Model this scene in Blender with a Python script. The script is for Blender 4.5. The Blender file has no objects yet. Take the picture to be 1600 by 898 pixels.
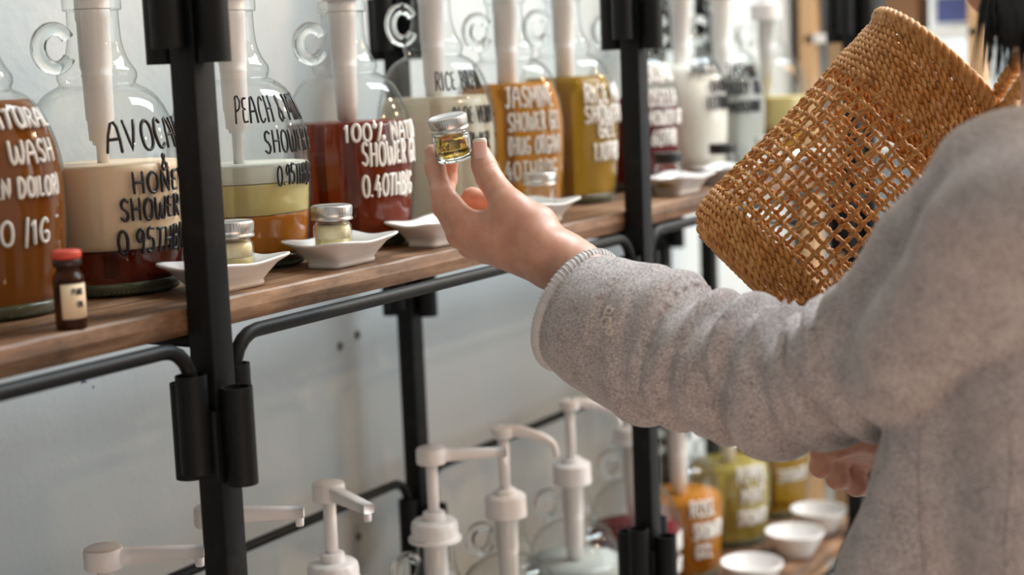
import bpy, bmesh, math, random
import numpy as np
from mathutils import Vector, Matrix
random.seed(7)
rng = np.random.default_rng(7)
S = bpy.context.scene
C = S.collection
R = math.radians
pi = math.pi
H = 1.38                                     # eye height of the camera
# ------------------------------------------------------------------ camera
FPX = 2510.0                                 # focal length in pixels of the 1600 px wide frame
RM = np.array([[0.51688853, -0.13941525, 0.84462396],
               [-0.85508015, -0.03706605, 0.51716926],
               [-0.04079441, -0.98954004, -0.13837022]])   # rows: world X (along the shelf), Y (to the wall), Z (up)
def P(px, py, d):
    """point at depth d (metres along the lens axis) seen at pixel px, py"""
    v = RM @ np.array([(px - 800) / FPX * d, (py - 449) / FPX * d, d])
    return Vector((v[0], v[1], v[2] + H))
cd = bpy.data.cameras.new('camera'); cam = bpy.data.objects.new('camera', cd); C.objects.link(cam)
cd.sensor_width = 36; cd.lens = 36 * FPX / 1600; cd.clip_start = 0.05
r_, u_, b_ = RM @ np.array([1, 0, 0]), RM @ np.array([0, -1, 0]), RM @ np.array([0, 0, -1])
cam.matrix_world = Matrix(((r_[0], u_[0], b_[0], 0), (r_[1], u_[1], b_[1], 0), (r_[2], u_[2], b_[2], H), (0, 0, 0, 1)))
cd.dof.use_dof = True; cd.dof.focus_distance = 1.45; cd.dof.aperture_fstop = 3.6
S.camera = cam
# ------------------------------------------------------------------ world, lights, exposure
W = bpy.data.worlds.new('daylight'); S.world = W; W.use_nodes = True
bg = W.node_tree.nodes['Background']; bg.inputs[0].default_value = (0.84, 0.94, 1.0, 1); bg.inputs[1].default_value = 0.38
def area(name, loc, target, sx, sy, power, col):
    l = bpy.data.lights.new(name, 'AREA'); l.shape = 'RECTANGLE'; l.size = sx; l.size_y = sy; l.energy = power; l.color = col
    o = bpy.data.objects.new(name, l); C.objects.link(o); o.location = loc
    o.rotation_euler = (Vector(target) - Vector(loc)).to_track_quat('-Z', 'Y').to_euler(); return o
area('skylight_daylight', (3.75, -0.25, 3.66), (3.75, -0.25, 0), 3.2, 1.0, 195, (0.80, 0.93, 1.0))
area('shop_front_daylight', (4.8, -4.0, 1.9), (2.4, 1.0, 1.2), 3.6, 2.2, 60, (0.88, 0.96, 1.0))
area('warm_bounce_fill', (0.35, -0.35, 0.22), (1.4, 0.7, 1.1), 0.9, 0.9, 5, (1.0, 0.66, 0.48))  # added low fill imitating warm bounce off the floor, not a real lamp
S.view_settings.view_transform = 'Standard'; S.view_settings.look = 'None'
S.view_settings.gamma = 1; S.view_settings.use_curve_mapping = False; S.view_settings.exposure = 0.55
cy = S.cycles
cy.max_bounces = 14; cy.diffuse_bounces = 3; cy.glossy_bounces = 4; cy.transmission_bounces = 12; cy.transparent_max_bounces = 40
cy.caustics_reflective = False; cy.caustics_refractive = False; cy.sample_clamp_indirect = 14; cy.blur_glossy = 0.5

# ------------------------------------------------------------------ materials
def new_mat(name):
    m = bpy.data.materials.new(name); m.use_nodes = True
    return m, m.node_tree, m.node_tree.nodes['Principled BSDF'], m.node_tree.nodes['Material Output']
def plain(name, col, rough=0.5, metal=0, spec=0.5, **k):
    m, nt, p, o = new_mat(name)
    p.inputs['Base Color'].default_value = (*col, 1); p.inputs['Roughness'].default_value = rough
    p.inputs['Metallic'].default_value = metal; p.inputs['Specular IOR Level'].default_value = spec
    for a, b in k.items(): p.inputs[a.replace('_', ' ')].default_value = b
    return m
def ramp(nt, fac, stops):
    r = nt.nodes.new('ShaderNodeValToRGB'); e = r.color_ramp.elements
    while len(e) < len(stops): e.new(0.5)
    for i, (p_, c_) in enumerate(stops): e[i].position = p_; e[i].color = (*c_, 1)
    nt.links.new(fac, r.inputs[0]); return r.outputs[0]
def noise(nt, scale, detail=4, rough=0.5, vec=None, dist=0):
    n = nt.nodes.new('ShaderNodeTexNoise'); n.inputs['Scale'].default_value = scale; n.inputs['Detail'].default_value = detail
    n.inputs['Roughness'].default_value = rough; n.inputs['Distortion'].default_value = dist
    if vec is not None: nt.links.new(vec, n.inputs['Vector'])
    return n.outputs[0]
def coords(nt, scale=(1, 1, 1), kind='Object', rot=(0, 0, 0)):
    t = nt.nodes.new('ShaderNodeTexCoord'); m = nt.nodes.new('ShaderNodeMapping'); m.inputs['Scale'].default_value = scale; m.inputs['Rotation'].default_value = rot
    nt.links.new(t.outputs[kind], m.inputs[0]); return m.outputs[0]
def bump(nt, p, h, strength=0.3, dist=0.001):
    b = nt.nodes.new('ShaderNodeBump'); b.inputs['Strength'].default_value = strength; b.inputs['Distance'].default_value = dist
    nt.links.new(h, b.inputs['Height']); nt.links.new(b.outputs[0], p.inputs['Normal'])

def mat_glass_shell(edge=((0.975, 0.985, 0.98), (0.94, 0.955, 0.95), (0.62, 0.66, 0.65), (0.28, 0.32, 0.31))):
    """thin-walled glass: clear straight on, mirror-like at grazing angles"""
    m, nt, p, o = new_mat('thin_glass'); nt.nodes.remove(p)
    tr = nt.nodes.new('ShaderNodeBsdfTransparent'); tr.inputs[0].default_value = (0.955, 0.972, 0.965, 1)
    gl = nt.nodes.new('ShaderNodeBsdfGlossy'); gl.inputs['Roughness'].default_value = 0.025
    fr = nt.nodes.new('ShaderNodeFresnel'); ge = nt.nodes.new('ShaderNodeNewGeometry'); mr = nt.nodes.new('ShaderNodeMapRange')
    mr.inputs[3].default_value = 1.45; mr.inputs[4].default_value = 1 / 1.45; nt.links.new(ge.outputs['Backfacing'], mr.inputs[0]); nt.links.new(mr.outputs[0], fr.inputs[0])   # both faces of the wall reflect alike
    lw = nt.nodes.new('ShaderNodeLayerWeight'); lw.inputs[0].default_value = 0.5   # longer path through the wall at the rim of the shape
    nt.links.new(ramp(nt, lw.outputs['Facing'], list(zip((0.0, 0.62, 0.88, 1.0), edge))), tr.inputs[0])
    mx = nt.nodes.new('ShaderNodeMixShader')
    nt.links.new(fr.outputs[0], mx.inputs[0]); nt.links.new(tr.outputs[0], mx.inputs[1]); nt.links.new(gl.outputs[0], mx.inputs[2]); nt.links.new(mx.outputs[0], o.inputs[0])
    return m
def mat_liquid(name, col, trans=0.6, rough=0.08, body=None):
    """tinted see-through liquid with a share of light scattered inside it"""
    m, nt, p, o = new_mat(name)
    p.inputs['Base Color'].default_value = (*col, 1); p.inputs['Transmission Weight'].default_value = 1; p.inputs['IOR'].default_value = 1.33
    p.inputs['Roughness'].default_value = rough
    d = nt.nodes.new('ShaderNodeBsdfDiffuse'); d.inputs[0].default_value = (*(body or col), 1)
    mx = nt.nodes.new('ShaderNodeMixShader'); mx.inputs[0].default_value = trans
    nt.links.new(d.outputs[0], mx.inputs[1]); nt.links.new(p.outputs[0], mx.inputs[2]); nt.links.new(mx.outputs[0], o.inputs[0])
    return m
def mat_wood():
    m, nt, p, o = new_mat('weathered_wood')
    v = coords(nt, (1.2, 14, 14)); n1 = noise(nt, 3.5, 8, 0.62, v, 0.6)
    v2 = coords(nt, (9, 16, 30)); n2 = noise(nt, 1.0, 7, 0.68, v2)
    c1 = ramp(nt, n1, [(0.30, (0.055, 0.026, 0.014)), (0.5, (0.23, 0.120, 0.062)), (0.70, (0.44, 0.265, 0.155))])
    c2 = ramp(nt, n2, [(0.36, (0.16, 0.13, 0.12)), (0.48, (0.62, 0.58, 0.55)), (0.62, (1.0, 1.0, 1.0))])
    mx = nt.nodes.new('ShaderNodeMix'); mx.data_type = 'RGBA'; mx.blend_type = 'MULTIPLY'; mx.inputs[0].default_value = 0.85
    nt.links.new(c1, mx.inputs[6]); nt.links.new(c2, mx.inputs[7]); nt.links.new(mx.outputs[2], p.inputs['Base Color'])
    p.inputs['Roughness'].default_value = 0.5; bump(nt, p, n1, 0.35, 0.002); return m
def mat_wall():
    m, nt, p, o = new_mat('painted_plaster')
    n1 = noise(nt, 1.7, 5, 0.55, coords(nt)); n2 = noise(nt, 60, 4, 0.6, coords(nt))
    nt.links.new(ramp(nt, n1, [(0.3, (0.50, 0.55, 0.56)), (0.7, (0.65, 0.69, 0.70))]), p.inputs['Base Color'])
    p.inputs['Roughness'].default_value = 0.42; bump(nt, p, n2, 0.35, 0.003); return m
def mat_knit():
    m, nt, p, o = new_mat('grey_jersey')
    v = coords(nt, (1, 1, 1)); n1 = noise(nt, 520, 3, 0.7, coords(nt, (1, 1, 2.4), rot=(0.6, 0.3, 0.5))); n2 = noise(nt, 60, 3, 0.6, v)
    ad = nt.nodes.new('ShaderNodeMath'); ad.operation = 'MULTIPLY_ADD'; ad.inputs[1].default_value = 0.86; nt.links.new(n1, ad.inputs[0])
    sc = nt.nodes.new('ShaderNodeMath'); sc.operation = 'MULTIPLY'; sc.inputs[1].default_value = 0.14; nt.links.new(n2, sc.inputs[0]); nt.links.new(sc.outputs[0], ad.inputs[2])
    nt.links.new(ramp(nt, ad.outputs[0], [(0.37, (0.17, 0.145, 0.145)), (0.49, (0.44, 0.38, 0.37)), (0.61, (0.74, 0.66, 0.635))]), p.inputs['Base Color'])
    p.inputs['Roughness'].default_value = 0.95; p.inputs['Specular IOR Level'].default_value = 0.1
    p.inputs['Sheen Weight'].default_value = 0.35; p.inputs['Sheen Roughness'].default_value = 0.5
    bump(nt, p, n1, 0.4, 0.0010); return m
def mat_skin():
    m, nt, p, o = new_mat('skin')
    n1 = noise(nt, 55, 4, 0.55, coords(nt)); n2 = noise(nt, 900, 3, 0.6, coords(nt))
    nt.links.new(ramp(nt, n1, [(0.3, (0.60, 0.29, 0.20)), (0.7, (0.73, 0.40, 0.28))]), p.inputs['Base Color'])
    p.inputs['Subsurface Weight'].default_value = 0.25; p.inputs['Subsurface Radius'].default_value = (1, 0.35, 0.2); p.inputs['Subsurface Scale'].default_value = 0.006
    p.inputs['Roughness'].default_value = 0.45; bump(nt, p, n2, 0.12, 0.0005); return m
def mat_straw():
    m, nt, p, o = new_mat('twisted_straw')
    n1 = noise(nt, 90, 4, 0.6, coords(nt)); n2 = noise(nt, 700, 2, 0.6, coords(nt))
    nt.links.new(ramp(nt, n1, [(0.3, (0.36, 0.135, 0.025)), (0.5, (0.56, 0.25, 0.060)), (0.72, (0.70, 0.39, 0.14))]), p.inputs['Base Color'])
    p.inputs['Roughness'].default_value = 0.5; bump(nt, p, n2, 0.5, 0.0008); return m
def mat_black_metal():
    m, nt, p, o = new_mat('black_painted_steel')
    n1 = noise(nt, 40, 6, 0.7, coords(nt))
    nt.links.new(ramp(nt, n1, [(0.55, (0.006, 0.0065, 0.007)), (0.75, (0.018, 0.017, 0.016))]), p.inputs['Base Color'])
    p.inputs['Roughness'].default_value = 0.5; p.inputs['Specular IOR Level'].default_value = 0.22; bump(nt, p, n1, 0.15, 0.001); return m
M = dict(shell=mat_glass_shell(), wood=mat_wood(), wall=mat_wall(), knit=mat_knit(), skin=mat_skin(), straw=mat_straw(), black=mat_black_metal())
M['shell_small'] = mat_glass_shell(((0.99, 0.995, 0.99), (0.98, 0.985, 0.98), (0.90, 0.92, 0.91), (0.70, 0.74, 0.73)))
m, nt, p, o = new_mat('clear_glass'); p.inputs['Transmission Weight'].default_value = 1; p.inputs['Roughness'].default_value = 0.01; p.inputs['IOR'].default_value = 1.5; p.inputs['Base Color'].default_value = (0.94, 0.97, 0.96, 1); M['glass'] = m
m, nt, p, o = new_mat('green_base_glass'); p.inputs['Transmission Weight'].default_value = 0.8; p.inputs['Roughness'].default_value = 0.12; p.inputs['IOR'].default_value = 1.5; p.inputs['Base Color'].default_value = (0.50, 0.56, 0.36, 1); M['base_glass'] = m
M['pump'] = plain('white_plastic', (0.83, 0.80, 0.79), 0.32, Subsurface_Weight=0.1, Subsurface_Scale=0.01)
M['ceramic'] = plain('white_glazed_ceramic', (0.80, 0.785, 0.775), 0.12, spec=0.6)
M['tin'] = plain('brushed_tin', (0.62, 0.61, 0.59), 0.34, 1.0)
M['ink_black'] = plain('black_marker_ink', (0.006, 0.006, 0.008), 0.35)
M['ink_white'] = plain('white_marker_paint', (0.80, 0.78, 0.75), 0.5)
M['nail'] = plain('fingernail', (0.80, 0.50, 0.42), 0.22, Subsurface_Weight=0.2, Subsurface_Scale=0.004)
M['nail_tip'] = plain('nail_edge', (0.86, 0.78, 0.66), 0.3)
m, nt, p, o = new_mat('black_hair'); p.inputs['Base Color'].default_value = (.010, .008, .008, 1); p.inputs['Roughness'].default_value = .4; bump(nt, p, noise(nt, 160, 4, .6, coords(nt, (1, 1, .06))), .9, .004); M['hair'] = m
M['concrete'] = plain('warm_floor', (0.30, 0.275, 0.255), 0.6)
M['ceiling'] = plain('white_ceiling', (0.75, 0.75, 0.74), 0.8)
M['trousers'] = plain('dark_cloth', (0.03, 0.03, 0.04), 0.9)
M['cuff'] = plain('pale_knit_edge', (0.66, 0.62, 0.61), 0.95, Sheen_Weight=0.4)
M['thread'] = plain('cream_thread', (0.72, 0.62, 0.54), 0.7)
LQ = dict(jar_cream=plain('pale_butter_cream', (0.90, 0.76, 0.46), 0.4),
          brown=mat_liquid('brown_soap', (0.50, 0.155, 0.020), 0.35, 0.1, (0.27, 0.085, 0.014)),
          cream=plain('cream_soap_foam', (0.74, 0.56, 0.38), 0.4, Subsurface_Weight=0.2, Subsurface_Scale=0.02),
          darkred=mat_liquid('dark_red_soap', (0.22, 0.022, 0.008), 0.4, 0.1, (0.085, 0.012, 0.006)),
          haze=mat_liquid('milky_film', (0.92, 0.92, 0.82), 0.45, 0.3, (0.86, 0.85, 0.74)),
          yellow=mat_liquid('pale_yellow_soap', (0.86, 0.72, 0.32), 0.35, 0.2, (0.72, 0.58, 0.24)),
          amber=mat_liquid('amber_soap', (0.78, 0.25, 0.020), 0.4, 0.1, (0.52, 0.165, 0.018)),
          redbrown=mat_liquid('red_brown_soap', (0.50, 0.070, 0.012), 0.45, 0.06, (0.22, 0.028, 0.008)),
          pale=mat_liquid('pale_straw_soap', (0.98, 0.89, 0.72), 0.45, 0.05, (0.82, 0.71, 0.53)),
          orange=mat_liquid('orange_amber_soap', (0.92, 0.40, 0.030), 0.5, 0.06, (0.72, 0.27, 0.022)),
          gold=mat_liquid('golden_soap', (0.74, 0.42, 0.040), 0.5, 0.06, (0.42, 0.22, 0.022)),
          crimson=mat_liquid('crimson_soap', (0.30, 0.012, 0.010), 0.3, 0.1, (0.16, 0.010, 0.012)),
          milk=plain('milky_lotion', (0.78, 0.76, 0.70), 0.4, Subsurface_Weight=0.2, Subsurface_Scale=0.02),
          clearish=mat_liquid('cloudy_clear_soap', (0.88, 0.90, 0.86), 0.5, 0.2, (0.66, 0.68, 0.64)),
          green=mat_liquid('yellow_green_soap', (0.88, 0.72, 0.16), 0.5, 0.1, (0.64, 0.50, 0.12)),
          oil=mat_liquid('golden_oil', (0.80, 0.55, 0.10), 0.93, 0.0, (0.5, 0.3, 0.05)))

# ------------------------------------------------------------------ mesh helpers
def mk(name, V, F, mat, parent=None, smooth=True, loc=None, mats=None, fm=None):
    me = bpy.data.meshes.new(name); me.from_pydata([tuple(v) for v in V], [], [tuple(f) for f in F]); me.update()
    for q in (mats or [mat]): me.materials.append(q)
    if fm is not None: me.polygons.foreach_set('material_index', fm)
    if smooth: me.polygons.foreach_set('use_smooth', [True] * len(me.polygons))
    o = bpy.data.objects.new(name, me); C.objects.link(o)
    if parent is not None: o.parent = parent
    if loc is not None: o.location = loc
    return o
def tag(o, label=None, cat=None, group=None, kind=None):
    for k, v in (('label', label), ('category', cat), ('group', group), ('kind', kind)):
        if v: o[k] = v
    return o
def empty(name, loc, label=None, cat=None, group=None, rz=0):
    o = bpy.data.objects.new(name, None); o.empty_display_size = 0.02; C.objects.link(o); o.location = loc; o.rotation_euler = (0, 0, rz)
    return tag(o, label, cat, group)
class MB:
    def __init__(s): s.V = []; s.F = []; s.m = []
    def add(s, V, F, mi=0):
        n = len(s.V); s.V += [tuple(v) for v in V]; s.F += [tuple(i + n for i in f) for f in F]; s.m += [mi] * len(F); return s
    def box(s, a, b, bev=0.0, mi=0):
        x0, y0, z0 = a; x1, y1, z1 = b
        if bev <= 0:
            V = [(x0, y0, z0), (x1, y0, z0), (x1, y1, z0), (x0, y1, z0), (x0, y0, z1), (x1, y0, z1), (x1, y1, z1), (x0, y1, z1)]
            return s.add(V, [(0, 3, 2, 1), (4, 5, 6, 7), (0, 1, 5, 4), (1, 2, 6, 5), (2, 3, 7, 6), (3, 0, 4, 7)], mi)
        bm = bmesh.new(); bmesh.ops.create_cube(bm, size=1)
        for v in bm.verts: v.co = Vector(((x0 + x1) / 2 + v.co.x * (x1 - x0), (y0 + y1) / 2 + v.co.y * (y1 - y0), (z0 + z1) / 2 + v.co.z * (z1 - z0)))
        bmesh.ops.bevel(bm, geom=bm.edges[:], offset=bev, segments=2, affect='EDGES', profile=0.5)
        bm.verts.index_update(); V = [v.co[:] for v in bm.verts]; F = [[v.index for v in f.verts] for f in bm.faces]; bm.free()
        return s.add(V, F, mi)
    def lathe(s, prof, n=32, c=(0, 0, 0), cap0=True, cap1=True, rfun=None, mi=0):
        V = []; F = []
        for (z, r) in prof:
            for i in range(n):
                a = 2 * pi * i / n; q = r * (rfun(a, z) if rfun else 1)
                V.append((c[0] + q * math.cos(a), c[1] + q * math.sin(a), c[2] + z))
        for k in range(len(prof) - 1):
            for i in range(n):
                j = (i + 1) % n; F.append((k * n + i, k * n + j, (k + 1) * n + j, (k + 1) * n + i))
        if cap0: F.append(tuple(range(n - 1, -1, -1)))
        if cap1: F.append(tuple((len(prof) - 1) * n + i for i in range(n)))
        return s.add(V, F, mi)
    def tube(s, pts, r, n=8, closed=False, cap=True, mi=0):
        pts = [Vector(p_) for p_ in pts]; L = len(pts); rr = r if hasattr(r, '__len__') else [r] * L
        T = []
        for i in range(L):
            a = pts[(i - 1) % L] if (closed or i > 0) else pts[i]; b = pts[(i + 1) % L] if (closed or i < L - 1) else pts[i]
            T.append((b - a).normalized() if (b - a).length > 1e-9 else Vector((0, 0, 1)))
        N = T[0].orthogonal().normalized(); V = []; F = []
        for i in range(L):
            N = N - T[i] * N.dot(T[i]); N = N.normalized() if N.length > 1e-6 else T[i].orthogonal().normalized()
            B = T[i].cross(N)
            for k in range(n):
                a = 2 * pi * k / n; V.append(pts[i] + (N * math.cos(a) + B * math.sin(a)) * rr[i])
        m = L if closed else L - 1
        off = 0
        if closed:   # match the frame at the seam
            d = [(V[(L - 1) * n + k] - V[0]).length for k in range(n)]; off = d.index(min(d))
        for i in range(m):
            j = (i + 1) % L; o_ = off if (closed and i == L - 1) else 0
            for k in range(n):
                k2 = (k + 1) % n
                F.append((i * n + (k + o_) % n, i * n + (k2 + o_) % n, j * n + k2, j * n + k))
        if cap and not closed:
            F.append(tuple(range(n - 1, -1, -1))); F.append(tuple((L - 1) * n + k for k in range(n)))
        return s.add(V, F, mi)
    def build(s, name, mat, parent=None, smooth=True, loc=None, mats=None):
        return mk(name, s.V, s.F, mat, parent, smooth, loc, mats, s.m if mats else None)
def auto(o, ang=40):
    """smooth faces, sharp edges past an angle"""
    bm = bmesh.new(); bm.from_mesh(o.data); t = R(ang)
    for e in bm.edges:
        if len(e.link_faces) == 2 and e.calc_face_angle(0) > t: e.smooth = False
    bm.to_mesh(o.data); bm.free(); return o
def copy_tree(o, parent=None):
    c = o.copy(); C.objects.link(c)
    if parent is not None: c.parent = parent
    for ch in list(kids.get(o.name, [])): copy_tree(ch, c)
    return c
kids = {}
def index_kids():
    kids.clear()
    for o in S.objects:
        if o.parent: kids.setdefault(o.parent.name, []).append(o)
def catmull(pts, sub=4, closed=False):
    pts = [Vector(p_) for p_ in pts]; L = len(pts); out = []
    g = (lambda i: pts[i % L]) if closed else (lambda i: pts[max(0, min(L - 1, i))])
    for i in range(L if closed else L - 1):
        a, b, c, d = g(i - 1), g(i), g(i + 1), g(i + 2)
        for k in range(sub):
            t = k / sub
            out.append(0.5 * ((2 * b) + (c - a) * t + (2 * a - 5 * b + 4 * c - d) * t * t + (3 * b - a - 3 * c + d) * t ** 3))
    if not closed: out.append(pts[-1])
    return out

def smooth_prof(p_, n=3):
    out = catmull([Vector((z, r, 0)) for z, r in p_], n); return [(v[0], v[1]) for v in out]

# ------------------------------------------------------------------ the setting
def struct(name, mb, mat, smooth=False):
    o = mb.build(name, mat, smooth=smooth); o['kind'] = 'structure'; return o
WY = 1.30
struct('wall_back', MB().box((-2.0, WY, 0), (4.9, WY + 0.12, 3.7)), M['wall'])
struct('wall_left_light_block', MB().box((-2.12, -5, 0), (-2.0, 1.42, 3.6)), M['wall'])  # unseen wall, added to block ambient light from the left
struct('wall_right', MB().box((7.0, -5, 0), (7.12, 4.0, 3.7)), M['wall'])
struct('wall_far', MB().box((4.9, 3.9, 0), (7.0, 4.0, 3.7)), M['wall'])
struct('floor', MB().box((-3.0, -5.0, -0.08), (7.0, 4.0, 0)), M['concrete'])
c_ = MB()
SK = (2.15, -0.75, 5.35, 0.25)
for a in ((-3, -5, SK[0], 4), (SK[2], -5, 7, 4), (SK[0], -5, SK[2], SK[1]), (SK[0], SK[3], SK[2], 4)): c_.box((a[0], a[1], 3.6), (a[2], a[3], 3.68))
struct('ceiling', c_, M['ceiling'])
fr = MB()
for k in range(5):
    x = SK[0] + (SK[2] - SK[0]) * k / 4; fr.box((x - 0.014, SK[1], 3.56), (x + 0.014, SK[3], 3.6))
for k in range(3):
    y = SK[1] + (SK[3] - SK[1]) * k / 2; fr.box((SK[0], y - 0.014, 3.565), (SK[2], y + 0.014, 3.595))
struct('window_1', fr, M['black'])
# pendant bulbs, warm
bulb_m, nt_, p_, o_2 = new_mat('lit_bulb'); p_.inputs['Emission Color'].default_value = (1.0, 0.62, 0.32, 1); p_.inputs['Emission Strength'].default_value = 260
for k, (x, y, z) in enumerate(((3.05, -.10, 2.30), (3.70, -.45, 2.36), (4.40, -.95, 2.36), (2.35, -1.55, 2.40), (1.3, -1.9, 2.40))):
    t = empty('pendant_lamp', (x, y, z), ['warm bare bulb under the near end of the skylight', 'warm bare bulb under the middle of the skylight', 'warm bare bulb under the far end of the skylight', 'warm bare bulb hanging clear of the skylight, behind the person', 'warm bare bulb hanging above the camera side of the floor'][k], 'lamp', 'bare bulbs hanging from the ceiling')
    MB().lathe(smooth_prof([(-.075, .001), (-.071, .020), (-.048, .044), (-.018, .044), (.008, .022), (.022, .012)], 3), 24).build('bulb', bulb_m, t)
    MB().lathe([(.020, .013), (.022, .017), (.055, .017), (.062, .004), (3.59 - z, .003)], 16).build('cord', M['black'], t)
# screw holes in the plaster
for i, (px, py) in enumerate(((531, 541), (558, 523), (560, 838))):
    pt = P(px, py, 1); dv = pt - Vector((0, 0, H)); t = WY / dv.y; q = Vector((0, 0, H)) + dv * t
    pl = MB(); pl.lathe([(0, 0.006), (0.0015, 0.0058), (0.0016, 0.0035), (0.0004, 0.0028)], 14)
    h_ = pl.build('wall_plug', plain('grey_plug', (0.16, 0.15, 0.13), 0.7)); h_.location = q; h_.rotation_euler = (R(90), 0, 0)
    tag(h_, ['small grey screw hole in the wall, fainter of the upper two', 'small dark screw hole in the wall near the rear post', 'brown screw plug low in the wall under the rear rail'][i], 'wall plug')

# small blue pen mark on the plaster
b = MB()
for st in ([(128, 599), (131, 592), (134, 589)], [(127, 592), (131, 594), (135, 597)], [(145, 606), (147, 603)]):
    q_ = []
    for px, py in st:
        dv = P(px, py, 1) - Vector((0, 0, H)); q_.append(Vector((0, 0, H)) + dv * ((WY - .0003) / dv.y))
    b.tube(q_, .0009, 5)
pm_ = b.build('pen_mark', plain('blue_ink', (.02, .06, .25), .6)); tag(pm_, 'tiny blue pen scribble on the wall under the upper shelf', 'pen mark')
# ------------------------------------------------------------------ steel rack
ZT = H - 0.184            # top of the upper boards
FY, RY = 0.879, 1.225     # front and rear post rows
PX = [0.196, 0.966, 1.736, 2.506]
rack = empty('steel_rack', (PX[0], FY, 0), 'black square-tube steel rack with open sleeves and bent rails holding the shelf boards', 'rack')
def L_(v): return (v[0] - PX[0], v[1] - FY, v[2])
pw = 0.0128
pm = MB().box((-pw, -pw, 0), (pw, pw, 2.3), 0.0022)
first = None
sleeve = MB()
ro, ri = 0.0128, 0.0105
sleeve.lathe([(-0.080, ro), (0, ro), (0, ri), (-0.076, ri)], 20, cap0=True, cap1=False)
sl_me = None
def sleeve_at(x, y, zt):
    global sl_me
    if sl_me is None: o = auto(sleeve.build('sleeve', M['black'], rack)); sl_me = o.data
    else: o = bpy.data.objects.new('sleeve', sl_me); C.objects.link(o); o.parent = rack
    o.location = (x - PX[0], y - FY, zt); return o
post_me = None
for x in PX:
    for y in (FY, RY):
        if post_me is None: o = auto(pm.build('post', M['black'], rack)); post_me = o.data
        else: o = bpy.data.objects.new('post', post_me); C.objects.link(o); o.parent = rack
        o.location = (x - PX[0], y - FY, 0)
        s = 1 if y == FY else -1
        for lv in (0.102, -0.236, -0.574, -0.912):
            zt = H + lv
            for (dx, dy) in ((-0.0262, 0), (0.0262, 0), (-0.004 * s, 0.0275 * s), (-0.0025, -0.0262 * s)):
                if y == RY and lv == -0.574 and dy == -0.0262 * s: continue
                sleeve_at(x + dx, y + dy, zt - (0.012 if dy else 0) - 0.004 * abs(dx) * 0)
for x in PX:      # flat joiner plates between sleeves
    for y in (FY, RY):
        for lv in (-0.236, -0.574):
            MB().box((x - 0.021 - PX[0], y - 0.0165 - FY, H + lv - 0.088), (x + 0.021 - PX[0], y + 0.0165 - FY, H + lv - 0.030), 0.002).build('joiner_block', M['black'], rack, smooth=False)
def bent_rail(xa, xb, y, lv, rr=0.0062):
    """rail between two posts, its ends bent down into the sleeves"""
    z = H + lv; a = xa + 0.0262; b = xb - 0.0262; q = 0.030
    pts = [(a, y, z - 0.06), (a, y, z - q)]
    pts += [(a + q - q * math.cos(t), y, z - q + q * math.sin(t)) for t in [R(18 * k) for k in range(1, 6)]]
    pts += [(b - q + q * math.sin(t), y, z - q + q * math.cos(t)) for t in [R(18 * k) for k in range(0, 6)]]
    pts += [(b, y, z - 0.06)]
    MB().tube([L_(p_) for p_ in pts], rr, 12).build('rail', M['black'], rack)
for i in range(3):
    bent_rail(PX[i], PX[i + 1], FY, -0.2125)
    bent_rail(PX[i], PX[i + 1], RY, -0.2125)
    bent_rail(PX[i], PX[i + 1], RY, -0.5470)
for x in PX:      # short cross rails under the boards
    for lv in (-0.2125, -0.8290):
        pts = [(x - 0.004, FY + 0.0, H + lv), (x - 0.004, RY, H + lv)]
        MB().tube([L_(p_) for p_ in pts], 0.006, 8).build('cross_rail', M['black'], rack)
for i in range(3):
    for y in (FY, RY):
        MB().tube([L_((PX[i], y, H - 0.8290)), L_((PX[i + 1], y, H - 0.8290))], 0.006, 8).build('rail', M['black'], rack)
# boards
def board(x0, x1, y0, y1, zt, th, label, group=None):
    bm = bmesh.new(); nx = 90; V = []
    prof = [(y0, zt - th), (y0 - 0.0015, zt - th * 0.5), (y0 + 0.0006, zt - 0.0018), (y0 + 0.0025, zt), ((y0 + y1) / 2, zt), (y1 - 0.0025, zt), (y1, zt - 0.002), (y1, zt - th)]
    b = MB(); n = len(prof); V = []; F = []
    for i in range(nx + 1):
        x = x0 + (x1 - x0) * i / nx; w = 0.0012 * math.sin(x * 7.0) + 0.0009 * math.sin(x * 23 + 1) + random.uniform(-0.0004, 0.0004)
        for k, (y, z) in enumerate(prof): V.append((x - x0, y - y0 + (w if k < 4 else 0), z - zt + (random.uniform(-0.0005, 0.0005) if k in (2, 3) else 0)))
    for i in range(nx):
        for k in range(n):
            k2 = (k + 1) % n; F.append((i * n + k, i * n + k2, (i + 1) * n + k2, (i + 1) * n + k))
    F.append(tuple(range(n))); F.append(tuple(nx * n + k for k in range(n - 1, -1, -1)))
    o = mk('shelf_board', V, F, M['wood'], None, False, (x0, y0, zt)); tag(o, label, 'shelf board', group); return o
board(-0.2, 2.640, FY + 0.0145, 1.052, ZT, 0.0225, 'front weathered brown plank of the upper shelf, dishes standing along its edge')
board(-0.2, 2.640, 1.056, 1.205, ZT, 0.0225, 'rear weathered brown plank of the upper shelf, beneath the backs of the jugs')
ZL = H - 0.800
board(-0.2, 2.640, FY + 0.0145, 1.052, ZL, 0.022, 'front brown plank of the lower shelf, white bowls on its edge')
board(-0.2, 2.640, 1.056, 1.205, ZL, 0.022, 'rear brown plank of the lower shelf under the pump jugs')

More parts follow.
